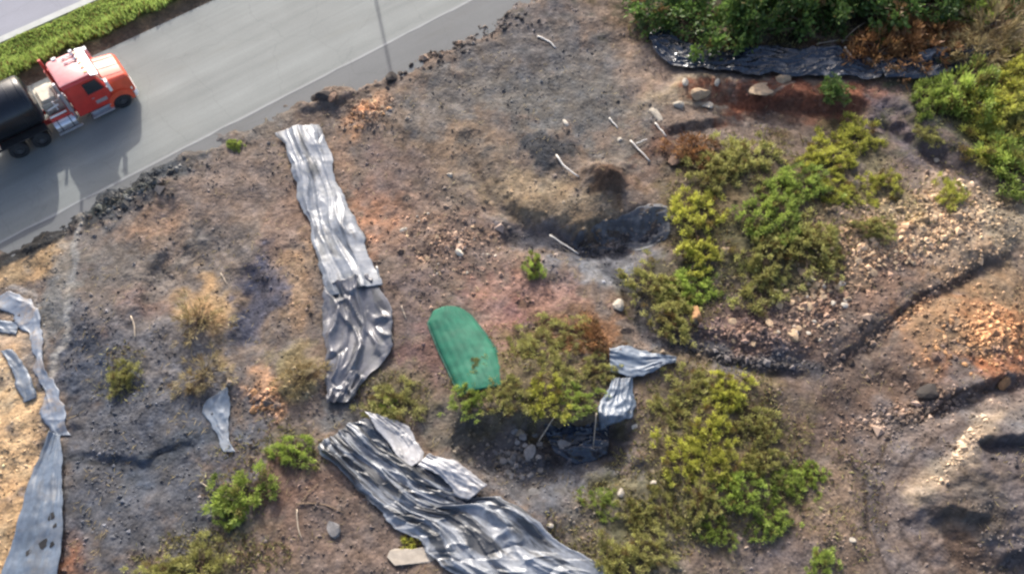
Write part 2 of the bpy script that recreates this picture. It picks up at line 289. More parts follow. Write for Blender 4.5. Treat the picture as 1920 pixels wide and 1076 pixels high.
def ground_colour(x, y):
    wx = x + .9 * fbm(x * .35, y * .35, 4, 201); wy = y + .9 * fbm(x * .35, y * .35, 4, 231)
    edge = .42 * fbm(x * .8, y * .8, 4, 251, .65)
    C = np.tile(lin(BROWN, KS), (len(x), 1))
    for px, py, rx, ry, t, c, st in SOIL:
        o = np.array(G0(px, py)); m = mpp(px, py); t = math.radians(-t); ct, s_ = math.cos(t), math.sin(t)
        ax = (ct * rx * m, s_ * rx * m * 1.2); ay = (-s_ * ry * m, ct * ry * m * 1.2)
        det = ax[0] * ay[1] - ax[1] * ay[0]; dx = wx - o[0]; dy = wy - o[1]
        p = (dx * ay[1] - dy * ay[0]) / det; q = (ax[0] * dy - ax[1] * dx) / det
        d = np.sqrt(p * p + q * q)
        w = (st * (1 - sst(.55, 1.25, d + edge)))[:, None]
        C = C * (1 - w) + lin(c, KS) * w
    for P, wd, c, st in BANDS:
        Pw = G0v(P); m = mpp(*P[len(P) // 2])
        d, _, run = polydist(wx * .45 + x * .55, wy * .45 + y * .55, Pw)
        w = (st * (1 - sst(.4, 1.3, d / (wd * .5 * m) + .8 * edge)))[:, None]
        C = C * (1 - w) + lin(c, KS) * w
    # mottling of the soil itself, metre and hand size
    u, s = road_uv(x, y)
    C = C * (1 + .20 * fbm(x * 1.4, y * 1.4, 4, 301, .7)[:, None])
    # mud clods and pale grit, elongated along the slope as the machines left it
    sp = pn(x * 4.2 + y * 1.1, y * 5.5, 317); C = C * (1 + .40 * sst(.35, .8, sp) - .30 * sst(.3, .75, -sp))[:, None]
    ra = (x + y) * .7071; rb = (y - x) * .7071; C = C * (1 + .20 * fbm(ra * 1.9, rb * .35, 3, 341, .6))[:, None]
    hue = fbm(x * .9, y * .9, 3, 331)[:, None]
    C = C * (1 + hue * np.array([.09, .01, -.09]))
    v = (sst(ROAD_W - .6, ROAD_W + .8, s) * (1 - sst(VERGE_E + .2, VERGE_E + .4, s)))[:, None]
    C = C * (1 - v) + v * (lin((104, 92, 72), KS) * (1 - sst(ROAD_W + .6, ROAD_W + 1.6, s)[:, None]) + lin((100, 120, 50), KS) * sst(ROAD_W + .6, ROAD_W + 1.6, s)[:, None])
    lum = (C @ np.array([.3, .59, .11]))[:, None]; C = lum + (C - lum) * (.87 + .13 * v)
    return np.clip(C, .004, .8)

# ------------------------------------------------------------------ materials of the ground
def terrain_mat():
    m, n, l, p = newmat("bare_soil"); a = n.new("ShaderNodeAttribute"); a.attribute_name = "Col"
    v = mapping(n, l)
    f1 = rng_(n, l, noise(n, l, v, 3.2, 6, .7), .25, .75, .62, 1.35)
    c = mixc(n, l, 1.0, a.outputs["Color"], f1, 'MULTIPLY')
    vo = n.new("ShaderNodeTexVoronoi"); vo.inputs["Scale"].default_value = 6.5; l.new(v, vo.inputs["Vector"])
    hs = n.new("ShaderNodeSeparateColor"); l.new(vo.outputs["Color"], hs.inputs[0])
    g = rng_(n, l, hs.outputs[0], .0, 1, .86, 1.16); c = mixc(n, l, 1.0, c, g, 'MULTIPLY')
    l.new(c, p.inputs["Base Color"]); p.inputs["Roughness"].default_value = .95; p.inputs["Specular IOR Level"].default_value = .15
    h = n.new("ShaderNodeMath"); h.operation = 'SUBTRACT'; l.new(noise(n, l, v, 5, 6, .7), h.inputs[0]); l.new(vo.outputs["Distance"], h.inputs[1])
    bump(n, l, p, h.outputs[0], .45, .08)
    return m
def axis(lo, hi, step, far):
    a = list(np.arange(lo, hi, step)); s = step; b = hi
    while b < far: s *= 1.35; a.append(b); b += s
    a.append(far); pre = []; s = step; b = lo
    while b > -far: s *= 1.35; b -= s; pre.append(max(b, -far))
    return np.array(sorted(set(pre + a)))
def build_ground():
    X = axis(-38, 38, .095, 700); Y = axis(5, 53, .095, 700)
    gx, gy = np.meshgrid(X, Y); x = gx.ravel(); y = gy.ravel()
    z = height(x, y); far = np.maximum(np.hypot(x, y - 28) - 60, 0)
    z = np.where(far > 0, z * np.exp(-far / 40), z)
    C = ground_colour(x, y)
    nx, ny = len(X), len(Y); i = np.arange(nx * ny).reshape(ny, nx)
    F = np.stack([i[:-1, :-1], i[:-1, 1:], i[1:, 1:], i[1:, :-1]], -1).reshape(-1, 4)
    o = mesh_obj("ground", np.stack([x, y, z], 1), F, terrain_mat(), None, True, C); return struct(o)
build_ground()

def asphalt_mat(name, c, streak=.12):
    m, n, l, p = newmat(name); c = np.array(c)
    v = mapping(n, l, (.03, .6, 1)); v2 = mapping(n, l)
    f = rng_(n, l, noise(n, l, v, 1.0, 4, .6), .3, .7, 1 - streak, 1 + streak)
    f2 = rng_(n, l, noise(n, l, v2, .35, 5, .6), .3, .7, .93, 1.07); f3 = rng_(n, l, noise(n, l, v2, 9, 3, .7), .3, .7, .94, 1.06)
    x = mixc(n, l, 1.0, tuple(c), f, 'MULTIPLY'); x = mixc(n, l, 1.0, x, f2, 'MULTIPLY'); x = mixc(n, l, 1.0, x, f3, 'MULTIPLY')
    vo = n.new("ShaderNodeTexVoronoi"); vo.feature = 'DISTANCE_TO_EDGE'; vo.inputs["Scale"].default_value = .22
    wv = n.new("ShaderNodeVectorMath"); wv.operation = 'ADD'; nz = n.new("ShaderNodeTexNoise"); nz.inputs["Scale"].default_value = .8; nz.inputs["Detail"].default_value = 4; l.new(v2, nz.inputs["Vector"]); l.new(v2, wv.inputs[0]); l.new(nz.outputs["Color"], wv.inputs[1]); l.new(wv.outputs[0], vo.inputs["Vector"])
    ck = rng_(n, l, vo.outputs["Distance"], .0, .010, .90, 1); x = mixc(n, l, 1.0, x, ck, 'MULTIPLY')
    st = rng_(n, l, noise(n, l, mapping(n, l, (.10, .55, 1)), 1.0, 6, .7), .56, .74, 0, .45); x = mixc(n, l, st, x, tuple(c * np.array([.80, .76, .70])))
    l.new(x, p.inputs["Base Color"]); p.inputs["Roughness"].default_value = .8; p.inputs["Specular IOR Level"].default_value = .3
    bump(n, l, p, noise(n, l, v2, 30, 3), .2, .01); return m
def strip(name, u0, u1, sa, sb, z, mat, n=160, wob=0.0, seed=1, th=0.0):
    """a sheet along the road between two offsets (numbers or functions of u)"""
    U = np.linspace(u0, u1, n); fa = sa(U) if callable(sa) else np.full(n, sa); fb = sb(U) if callable(sb) else np.full(n, sb)
    fa = fa + wob * fbm(U * .5, U * 0 + seed, 4, seed, .6)
    V = [(u, a, z) for u, a in zip(U, fa)] + [(u, b, z) for u, b in zip(U, fb)]
    F = [(i, i + 1, n + i + 1, n + i) for i in range(n - 1)]
    if th:
        V += [(u, a, z - th) for u, a in zip(U, fa)] + [(u, b, z - th) for u, b in zip(U, fb)]
        F += [(2 * n + i, 2 * n + i + 1, i + 1, i) for i in range(n - 1)] + [(n + i, n + i + 1, 3 * n + i + 1, 3 * n + i) for i in range(n - 1)]
        F += [(0, n, 3 * n, 2 * n), (n - 1, 3 * n - 1, 4 * n - 1, 2 * n - 1)]
    o = mesh_obj(name, V, F, mat); o.location = (RA[0], RA[1], 0); o.rotation_euler = (0, 0, math.atan2(RU[1], RU[0])); return struct(o)
strip("road", -70, 150, 0.0, ROAD_W, 0.0, asphalt_mat("worn_asphalt", lin((154, 158, 154), KG), .20))
strip("road_shoulder", -70, 150, lambda u: shoulder_edge(u) - .9, -.004, -.006, asphalt_mat("shoulder_asphalt", lin((124, 126, 126), KG), .10))
strip("edge_line", -70, 150, -.06, .10, 0.004, asphalt_mat("worn_line_paint", lin((176, 178, 176), KG), .18), 260, .09, 3)
strip("road", -70, 150, VERGE_E + .5, VERGE_E + 9.5, 0.0, asphalt_mat("far_asphalt", lin((164, 166, 176), KG), .06))
strip("kerb", -70, 150, VERGE_E, VERGE_E + .5, .14, simple("pale_concrete", lin((212, 214, 208), KG), .9, 0, .1, 2), th=.3)

# ------------------------------------------------------------------ plants
def leaf_mat(name, dark, lightc, trans=.35):
    m, n, l, p = newmat(name); a = n.new("ShaderNodeAttribute"); a.attribute_name = "Col"
    s = n.new("ShaderNodeSeparateColor"); l.new(a.outputs["Color"], s.inputs[0])
    oi = n.new("ShaderNodeObjectInfo"); r = rng_(n, l, oi.outputs["Random"], 0, 1, .85, 1.15)
    c = mixc(n, l, s.outputs[0], tuple(dark), tuple(lightc))
    c = mixc(n, l, s.outputs[1], c, (.14, .085, .035)); c = mixc(n, l, 1.0, c, r, 'MULTIPLY')
    l.new(c, p.inputs["Base Color"]); p.inputs["Roughness"].default_value = .55; p.inputs["Specular IOR Level"].default_value = .35
    t = n.new("ShaderNodeBsdfTranslucent"); l.new(c, t.inputs["Color"]); x = n.new("ShaderNodeMixShader"); x.inputs[0].default_value = trans
    l.new(p.outputs[0], x.inputs[1]); l.new(t.outputs[0], x.inputs[2]); l.new(x.outputs[0], n["Material Output"].inputs[0])
    return m
LEAF = {  # dark, light
 'Y': leaf_mat("yellow_green_leaves", (.20, .20, .045), (.60, .60, .12), .42),
 'G': leaf_mat("fresh_green_leaves", (.13, .18, .04), (.44, .54, .12), .42),
 'O': leaf_mat("olive_leaves", (.18, .17, .06), (.48, .47, .16), .4),
 'D': leaf_mat("dark_green_leaves", (.03, .055, .018), (.16, .26, .06), .34),
 'B': leaf_mat("rusty_fern_leaves", (.13, .06, .025), (.42, .22, .09), .3),
 'S': leaf_mat("straw_leaves", (.17, .13, .06), (.42, .34, .17), .3),
}
BARK = simple("brown_twigs", (.10, .07, .045), .9, 0, .4, 8)
def quads_from(c, d, s, L, W, tint, dry):
    """diamond leaves: base c, direction d, side s"""
    a = c; b = c + d * (L * .5)[:, None] + s * (W * .5)[:, None]; t = c + d * L[:, None]; e = c + d * (L * .5)[:, None] - s * (W * .5)[:, None]
    V = np.stack([a, b, t, e], 1).reshape(-1, 3); F = np.arange(len(V)).reshape(-1, 4)
    A = np.repeat(np.stack([tint, dry, np.zeros_like(tint)], 1), 4, 0); return V, F, A
def unit(v): return v / np.maximum(np.linalg.norm(v, axis=-1, keepdims=True), 1e-6)
def foliage_arrays(rng, R, Hh, nclump, nleaf, L, W, feather=.5, dryp=.1, low=.0, mat=False):
    """clumps of leaves on an uneven dome of radius R and height Hh"""
    az = rng.uniform(0, 2 * np.pi, nclump); el = np.arcsin(rng.uniform(low, 1, nclump)); rad = rng.uniform(.2, 1.08, nclump) ** .55
    lob = 1 + .30 * np.sin(az * 3 + rng.uniform(0, 6)) * np.cos(el) + .18 * np.sin(az * 5 + rng.uniform(0, 6)) + rng.normal(0, .08, nclump)
    cc = np.stack([np.cos(az) * np.cos(el) * R * rad * lob, np.sin(az) * np.cos(el) * R * rad * lob, .12 + np.sin(el) * Hh * rad * (.8 + .2 * lob)], 1)
    if mat:                      # a low mat of separate tufts with bare gaps between them
        q = rng.random(nclump) ** .5 * lob * .95; q = np.where(np.sin(az * 2 + q * 5 + rng.uniform(0, 6)) > .75, q * 1.25, q)
        cc = np.stack([np.cos(az) * q, np.sin(az) * q, .03 + Hh * rng.uniform(.25, 1, nclump) * np.clip(1.15 - q * q, .25, 1)], 1)
    ct = np.clip(rng.normal(.55, .3, nclump), 0, 1); cd = (rng.random(nclump) < dryp) * rng.uniform(.4, 1, nclump)
    k = rng.integers(0, nclump, nleaf)
    out = unit(cc * np.array([.5, .5, .8]) + np.array([0, 0, .5])) if mat else unit(cc * np.array([1, 1, .8]) + np.array([0, 0, .25 * Hh]))
    d = unit(out[k] * feather + rng.normal(0, .55, (nleaf, 3)) + np.array([0, 0, .25]))
    rc = (.11 if mat else .17) * R
    c = cc[k] + d * rng.uniform(.0, rc, nleaf)[:, None] + rng.normal(0, .045 * R, (nleaf, 3)); c[:, 2] = np.maximum(c[:, 2], .02)
    s = unit(np.cross(d, rng.normal(0, 1, (nleaf, 3))))
    l = rng.uniform(.6, 1.3, nleaf) * L; w = rng.uniform(.6, 1.3, nleaf) * W
    tint = np.clip(ct[k] + rng.normal(0, .16, nleaf), 0, 1)
    return quads_from(c, d, s, l, w, tint, np.clip(cd[k] + (rng.random(nleaf) < .05) * .7, 0, 1)), cc
def tubes(segs, sides=4):
    """segs: (p, q, r0, r1)"""
    V = []; F = []
    for p, q, r0, r1 in segs:
        p = np.array(p, float); q = np.array(q, float); d = unit(q - p)
        a = unit(np.cross(d, [0, 0, 1.0] if abs(d[2]) < .9 else [1.0, 0, 0])); b = np.cross(d, a); o = len(V)
        for c, r in ((p, r0), (q, r1)):
            for i in range(sides):
                t = 2 * math.pi * i / sides; V.append(c + a * r * math.cos(t) + b * r * math.sin(t))
        F += [(o + i, o + (i + 1) % sides, o + sides + (i + 1) % sides, o + sides + i) for i in range(sides)]
        F += [tuple(o + i for i in range(sides))[::-1], tuple(o + sides + i for i in range(sides))]
    return V, F
_pc = {}
def shrub_proto(kind, var):
    if (kind, var) in _pc: return _pc[(kind, var)]
    rng = np.random.default_rng(hash((ord(kind), var)) % 99991)
    if kind == 'D': (V, F, A), cc = foliage_arrays(rng, 1.0, 1.1, 90, 3800, .12, .075, .4, .04)
    elif kind in 'olg': (V, F, A), cc = foliage_arrays(rng, 1.0, .20, 74, 4600, .115, .038, .9, {'o': .14, 'l': .1, 'g': .04}[kind], mat=True)
    elif kind == 'O': (V, F, A), cc = foliage_arrays(rng, 1.0, .36, 50, 4200, .125, .036, .9, .12)
    elif kind == 'B': (V, F, A), cc = foliage_arrays(rng, 1.0, .45, 50, 1500, .20, .05, .9, .3)
    elif kind == 'S': (V, F, A), cc = foliage_arrays(rng, 1.0, .4, 50, 1100, .28, .028, 1.2, .2)
    elif kind == 'G': (V, F, A), cc = foliage_arrays(rng, 1.0, .42, 44, 3800, .14, .046, .8, .08)
    else: (V, F, A), cc = foliage_arrays(rng, 1.0, .36, 52, 4600, .115, .038, .8, .14)
    f = mesh_obj("foliage", V, F, LEAF[{'o': 'O', 'l': 'Y', 'g': 'G'}.get(kind, kind)], None, False, A)
    segs = []
    for c in cc[:40]:
        mid = c * np.array([.45, .45, .55]) + rng.normal(0, .05, 3); segs += [((0, 0, -.1), mid, .03, .02), (mid, c, .02, .008)]
    if kind == 'D': segs.append(((0, 0, -.3), (0, 0, .6), .07, .04))
    Vs, Fs = tubes(segs, 3); s = mesh_obj("stems", Vs, Fs, BARK)
    _pc[(kind, var)] = [f.data, s.data]
    bpy.data.objects.remove(f); bpy.data.objects.remove(s)
    return _pc[(kind, var)]
SHRUB_N = 0
def shrub(kind, px, py, r, label, group, name="shrub", cat="shrub", hs=1.0, parts=("foliage", "stems")):
    global SHRUB_N; SHRUB_N += 1
    R = r * mpp(px, py)
    p = gp(px, py + r * .30 * hs)                            # the foot stands a little below the middle of the crown
    t = empty(name, p, random.uniform(0, 6.28), (R * random.uniform(.9, 1.25), R * random.uniform(.72, 1.0), R * hs * random.uniform(.8, 1.15)))
    for nm, me in zip(parts, shrub_proto(kind, SHRUB_N % 4)):
        o = bpy.data.objects.new(nm, me); col.objects.link(o); o.parent = t
    return tag(t, label, cat, group)
GA = "scrub patch above the rubble slope"
for k, x, y, r, lb in [
 ('Y', 1602, 245, 50, "yellow-green shrub at the top tip of the long scrub patch, beside the grey path"),
 ('Y', 1548, 290, 50, "yellow-green shrub just below the tip of the long scrub patch"),
 ('G', 1492, 335, 54, "brightest green shrub in the middle of the long scrub patch"),
 ('Y', 1565, 350, 42, "low yellow-green shrub where the scrub patch meets the rubble"),
 ('G', 1450, 390, 52, "green shrub in the middle of the scrub patch, below the brightest one"),
 ('O', 1400, 285, 58, "brownish olive shrub below the red earth bank"),
 ('O', 1335, 310, 50, "brownish olive shrub right of the dark soil heap"),
 ('Y', 1300, 385, 52, "yellow-green shrub at the end of the dark plastic in the gully"),
 ('Y', 1312, 460, 48, "yellow-green shrub below the gully's dark plastic, above the bare gap"),
 ('O', 1432, 455, 56, "dull olive shrub in the lower half of the long scrub patch"),
 ('O', 1510, 440, 56, "dull olive shrub spreading against the upper edge of the rubble slope"),
 ('O', 1550, 480, 36, "small olive shrub with pale stones at its foot"),
 ('O', 1425, 525, 48, "dark olive shrub at the lower end of the long scrub patch"),
 ('O', 1225, 520, 52, "olive shrub at the near end of the grey gully"),
 ('G', 1295, 530, 46, "green shrub beside the olive one at the near end of the gully"),
 ('O', 1255, 585, 48, "dark olive shrub above the orange rock")]: shrub({'Y': 'l', 'O': 'o', 'G': 'g'}.get(k, k), x, y, r * .98, lb, GA)
for k, x, y, r, lb in [
 ('Y', 1655, 340, 28, "small yellow-green tuft shrub at the upper edge of the pale rubble"),
 ('O', 1640, 425, 30, "small olive shrub alone among the pale rubble"),
 ('Y', 1778, 360, 26, "small yellow shrub on the bend of the grey path"),
 ('O', 1738, 252, 22, "little olive shrub on the bank beside the grey path"),
 ('G', 1805, 165, 62, "large bright green shrub below the dead grass at the right"),
 ('G', 1742, 185, 38, "smaller bright green shrub left of the large one by the grey path"),
 ('Y', 1862, 195, 54, "yellow-green shrub right of the large bright green shrub"),
 ('G', 1885, 300, 52, "rounded green shrub above the lower bend of the grey path"),
 ('Y', 1850, 265, 40, "yellow-green shrub leaning over the upper side of the rounded green one"),
 ('O', 1908, 240, 44, "olive shrub cut by the right edge of the picture"),
 ('Y', 1905, 130, 48, "yellow-green shrub under the straw-coloured dead grass"),
 ('D', 1553, 185, 24, "small dark green tuft on the red earth bank")]: shrub(k, x, y, r, lb, "shrubs along the grey path")
GB = "scrub round the green cover and the pit"
for k, x, y, r, lb in [
 ('O', 1060, 615, 44, "olive shrub at the top of the scrub right of the green cover"),
 ('O', 1000, 655, 42, "brown-olive shrub touching the right side of the green cover"),
 ('B', 1110, 630, 44, "rusty brown fern clump beside the pale flat rock"),
 ('O', 1115, 690, 42, "olive shrub left of the grey plastic scrap"),
 ('O', 905, 695, 34, "pale olive shrub growing in front of the green cover's lower end"),
 ('G', 885, 735, 46, "bright green shrub below the green cover"),
 ('O', 950, 735, 46, "olive shrub between the bright green shrub and the yellow ones above the pit"),
 ('Y', 1015, 740, 46, "yellow-green shrub above the left end of the pit"),
 ('G', 1080, 745, 46, "green shrub hanging over the pit's dark hollow"),
 ('O', 1050, 690, 44, "olive-brown shrub in the middle of the scrub above the pit")]: shrub({'Y': 'l', 'O': 'o', 'G': 'g'}.get(k, k), x, y, r * .95, lb, GB, hs=.7)
GC = "scrub thicket below the grey gully"
for k, x, y, r, lb in [
 ('O', 1300, 715, 50, "olive shrub at the top of the lower thicket beside the grey plastic scrap"),
 ('Y', 1365, 725, 48, "yellow-olive shrub at the top right of the lower thicket"),
 ('O', 1260, 765, 44, "olive shrub right of the silver scrap at the pit"),
 ('Y', 1330, 790, 50, "yellow-green shrub in the upper middle of the lower thicket"),
 ('O', 1415, 790, 50, "olive shrub on the right flank of the lower thicket"),
 ('Y', 1280, 850, 48, "yellow-green shrub on the left flank of the lower thicket above the pale stone"),
 ('Y', 1350, 860, 50, "yellow-green shrub at the heart of the lower thicket"),
 ('O', 1430, 860, 46, "olive shrub right of the heart of the lower thicket"),
 ('G', 1385, 915, 48, "green shrub low in the lower thicket"),
 ('G', 1460, 895, 46, "bright green shrub on the lower right flank of the thicket"),
 ('G', 1512, 885, 36, "small bright green shrub at the right tip of the thicket"),
 ('G', 1340, 985, 34, "fresh green leafy plant standing out at the foot of the thicket"),
 ('G', 1440, 970, 40, "green shrub at the lower right foot of the thicket"),
 ('O', 1310, 925, 44, "olive shrub low on the left of the thicket"),
 ('O', 1245, 945, 40, "thin olive shrub below the pale stone"),
 ('G', 1135, 935, 36, "bright grass-green plant on the dark gravel right of the wide silver sheet"),
 ('O', 1190, 955, 36, "faint olive shrub right of the bright grass-green plant")]: shrub({'Y': 'l', 'O': 'o', 'G': 'g'}.get(k, k), x, y, r * .84, lb, GC)
for k, x, y, r, lb in [
 ('G', 455, 915, 46, "lone bright green shrub on the brown soil left of the wide silver sheet"),
 ('G', 425, 955, 28, "dull green shrub at the foot of the lone bright one"),
 ('G', 550, 840, 34, "low green tuft by the corner of the wide silver sheet"),
 ('O', 735, 745, 42, "spiky olive tuft between the silver sheets and the green cover"),
 ('G', 725, 765, 26, "small green tuft in the fold of the upper end of the wide silver sheet"),
 ('G', 1000, 495, 26, "small green tuft alone on the brown slope near a white stake"),
 ('O', 1160, 1045, 48, "low olive shrub beside the bottom end of the wide silver sheet"),
 ('O', 1215, 1020, 34, "small olive shrub at the bottom, right of the wide silver sheet"),
 ('O', 385, 1050, 52, "wide low olive shrub at the bottom left on the grey soil"),
 ('O', 310, 1065, 36, "low olive shrub on the bottom edge near the blue-grey sheet"),
 ('O', 232, 700, 30, "small olive tuft on the dark soil of the left slope"),
 ('S', 565, 700, 40, "straw-yellow tuft left of the crumpled middle sheet"),
 ('S', 385, 690, 40, "straw-yellow tuft above the small grey sheet"),
 ('S', 375, 590, 40, "dry straw tuft on the ochre patch of the left slope"),
 ('Y', 768, 1012, 18, "tiny yellow-green tuft above the pale board"),
 ('G', 440, 270, 14, "tiny green sprig by the road edge"),
 ('G', 1540, 1050, 24, "small green tuft on the tan soil at the bottom right")]: shrub(k, x, y, r, lb, "lone tufts on the bare slope", cat="shrub")
# dark trees along the top
for x, y, r, hs, lb in [
 (1262, 15, 62, 1.0, "dark green bushy tree at the left end of the tree row, above the black liner"),
 (1385, 40, 78, 1.1, "largest dark green tree, leaning over the black liner"),
 (1450, 10, 66, 1.0, "dark green tree directly right of the largest one"),
 (1530, -5, 70, 1.0, "bluish dark tree in the middle of the row at the top"),
 (1610, 5, 62, .9, "dark tree above the dead brown fern bank"),
 (1685, -5, 56, .9, "grassy dark green tree right of the dead fern bank's top"),
 (1760, -25, 58, .9, "dark tree cut by the top edge near the straw grass"),
 (1905, -10, 46, .9, "dark green tree in the top right corner")]:
    shrub('D', x, y, r, lb, "dark trees along the top", "tree", "tree", hs, ("crown", "trunk"))
shrub('G', 1815, 15, 44, "bright green grassy shrub at the top between the dark trees and straw grass", None)
for x, y, r, lb in [(1640, 85, 50, "rusty dead fern clump at the left of the brown bank"), (1700, 75, 56, "largest rusty dead fern clump under the dark trees"), (1755, 60, 48, "rusty dead fern clump next to the straw grass"),
                    (1300, 275, 36, "rusty fern clump beside the white stakes")]:
    shrub('B', x, y, r, lb, "dead fern clumps", "fern", "fern")
for x, y, r, lb in [(1855, 55, 60, "pale straw grass tussock at the top right"), (1895, 90, 44, "pale straw tussock at the right edge above the shrubs"), (1820, 90, 40, "pale straw tussock beside the end of the black liner")]:
    shrub('S', x, y, r, lb, "straw tussocks", "grass_tussock", "tussock")

def blades(name, pts, L, W, mat, rng, lean=.5):
    n = len(pts); d = unit(rng.normal(0, lean, (n, 3)) * np.array([1, 1, .2]) + np.array([0, 0, 1.0])); s = unit(np.cross(d, rng.normal(0, 1, (n, 3))))
    t = np.clip(.5 + .3 * pn(pts[:, 0] * .8, pts[:, 1] * .8, 5) + rng.normal(0, .18, n), 0, 1)
    V, F, A = quads_from(pts, d, s, rng.uniform(.5, 1.3, n) * L, rng.uniform(.6, 1.3, n) * W, t, np.clip((rng.random(n) < .18) * .9, 0, 1))
    return struct(mesh_obj(name, V, F, mat, None, False, A), "stuff")
def verge_grass():
    rng = np.random.default_rng(3); n = 42000
    u = rng.uniform(-18, 32, n); s = ROAD_W + .9 + (VERGE_E - ROAD_W - .85) * rng.random(n) ** .9
    s = s + .25 * fbm(u * .8, u * 0, 3, 9) * (s < ROAD_W + 2)
    s = np.minimum(s, VERGE_E - .03)
    x = RA[0] + RU[0] * u + RN[0] * s; y = RA[1] + RU[1] * u + RN[1] * s
    hgt = np.where(s < ROAD_W + 2.0, .46, .15)
    P = np.stack([x, y, gz(x, y) - .02], 1)
    m = leaf_mat("verge_grass_blades", (.22, .29, .07), (.42, .54, .15), .4)
    return blades("grass", P, hgt, .085, m, rng, .35)
verge_grass()
def low_weeds():
    """thin weeds and dead straw between the shrubs"""
    rng = np.random.default_rng(5); P = []
    for px, py, rx, ry, n in [(1430, 400, 190, 160, 5000), (1340, 850, 190, 170, 5000), (1000, 700, 170, 100, 2600), (1830, 200, 110, 130, 2500), (1500, 60, 330, 50, 3500), (1180, 980, 160, 90, 1800),
                              (450, 900, 70, 80, 500), (400, 1040, 150, 45, 1200), (740, 750, 70, 50, 500), (230, 700, 60, 60, 300), (1560, 950, 110, 130, 700), (1260, 560, 100, 70, 1200), (560, 830, 90, 50, 500), (1680, 400, 140, 90, 700)]:
        for i in range(n):
            r = math.sqrt(rng.random()); a = rng.uniform(0, 6.283); P.append(G0(px + rx * r * math.cos(a), py + ry * r * math.sin(a)))
    P = np.array(P); k = fbm(P[:, 0] * .7, P[:, 1] * .7, 3, 77) > -.15; P = P[k]
    V = np.stack([P[:, 0], P[:, 1], gz(P[:, 0], P[:, 1]) - .02], 1)
    return blades("weeds", V, .30, .06, leaf_mat("weed_blades", (.10, .095, .035), (.33, .30, .12), .35), rng, .9)
low_weeds()
def strewn_straw():
    rng = np.random.default_rng(15); n = 9000
    x, y = G0(rng.uniform(0, 1920, n), rng.uniform(60, 1110, n)); P = np.stack([x, y], 1)
    k = (fbm(x * .45, y * .45, 3, 88) > .12) & (outside_road(x, y)[0] > .8); P = P[k]; n = len(P); rng2 = np.random.default_rng(16)
    V = np.stack([P[:, 0], P[:, 1], gz(P[:, 0], P[:, 1]) + .03], 1); a = rng2.normal(.9, .7, n)
    d = unit(np.stack([np.cos(a), np.sin(a), rng2.normal(.05, .12, n)], 1)); s = unit(np.cross(d, [0, 0, 1.0]) + rng2.normal(0, .2, (n, 3)))
    Vv, F, A = quads_from(V, d, s, rng2.uniform(.15, .5, n), rng2.uniform(.02, .035, n), np.clip(rng2.normal(.5, .3, n), 0, 1), np.clip(rng2.normal(.1, .3, n), 0, 1))
    return struct(mesh_obj("dead_grass", Vv, F, LEAF['S'], None, False, A), "stuff")
strewn_straw()

# ------------------------------------------------------------------ stones
def rock_mesh(rng, flat=.7):
    import bmesh
    bm = bmesh.new(); bmesh.ops.create_icosphere(bm, subdivisions=2, radius=1.0)
    dirs = unit(rng.normal(0, 1, (9, 3))); offs = rng.uniform(.42, .85, 9); st = rng.uniform(.7, 1.3, 3)
    for v in bm.verts:
        p = np.array(v.co)
        for d, o in zip(dirs, offs):
            q = p @ d
            if q > o: p = p - d * (q - o)
        p = p * st * np.array([1, 1, flat]); v.co = Vector(p)
    me = bpy.data.meshes.new("rock"); bm.to_mesh(me); bm.free(); return me
def rock_mat(name, c):
    m, n, l, p = newmat(name); c = np.array(c); v = mapping(n, l); f = rng_(n, l, noise(n, l, v, 2.2, 5, .65), .3, .7, .65, 1.3)
    oi = n.new("ShaderNodeObjectInfo"); r = rng_(n, l, oi.outputs["Random"], 0, 1, .7, 1.25)
    x = mixc(n, l, 1.0, tuple(c), f, 'MULTIPLY'); x = mixc(n, l, 1.0, x, r, 'MULTIPLY'); l.new(x, p.inputs["Base Color"]); p.inputs["Roughness"].default_value = .9
    bump(n, l, p, noise(n, l, v, 6, 4), .5, .05); return m
RM = {'buff': rock_mat("buff_stone", lin((214, 184, 148), KG)), 'pale': rock_mat("pale_stone", lin((226, 214, 194), KG)), 'orange': rock_mat("orange_stone", lin((206, 156, 108), KG)),
      'grey': rock_mat("grey_stone", lin((150, 146, 142), KG)), 'dark': rock_mat("dark_clod", lin((84, 76, 70), KG)), 'brown': rock_mat("brown_clod", lin((140, 112, 92), KG))}
_rk = {}
rrng = np.random.default_rng(21)
for k in RM:
    _rk[k] = []
    for i in range(5):
        me = rock_mesh(rrng, .6 if k != 'dark' else .75); me.materials.append(RM[k]); _rk[k].append(me)
def rock(kind, px, py, r, label, group, name="rock", cat="rock", sx=1.0):
    p = gp(px, py); R = r * mpp(px, py) * (.78 if kind == 'pale' else 1)
    o = bpy.data.objects.new(name, random.choice(_rk[kind])); col.objects.link(o)
    o.location = p + Vector((0, 0, R * .15)); o.rotation_euler = (random.uniform(-.3, .3), random.uniform(-.3, .3), random.uniform(0, 6.28)); o.scale = (R * sx, R, R)
    return tag(o, label, cat, group)
def inell(cx, cy, rx, ry, t=0):
    r = math.sqrt(random.random()); a = random.uniform(0, 6.283); x = rx * r * math.cos(a); y = ry * r * math.sin(a); t = math.radians(t)
    return cx + x * math.cos(t) - y * math.sin(t), cy + x * math.sin(t) + y * math.cos(t)
for i in range(95):
    x, y = inell(1690, 440, 215, 62, -14); rock('buff', x, y, random.uniform(4, 8), "buff angular stone strewn on the pale rubble slope right of the scrub patch", "stones of the pale rubble slope")
for i in range(40):
    x, y = inell(1520, 575, 85, 65, -20); rock(random.choice(['buff', 'buff', 'pale']), x, y, random.uniform(5, 11), "buff or pale stone at the lower toe of the rubble slope below the olive shrubs", "stones at the toe of the rubble slope")
for i in range(46):
    x, y = inell(1825, 640, 100, 62, -15); rock('orange', x, y, random.uniform(3, 6.5), "orange-brown stone lying on the orange earth bank below the dark scarp", "stones of the orange bank")
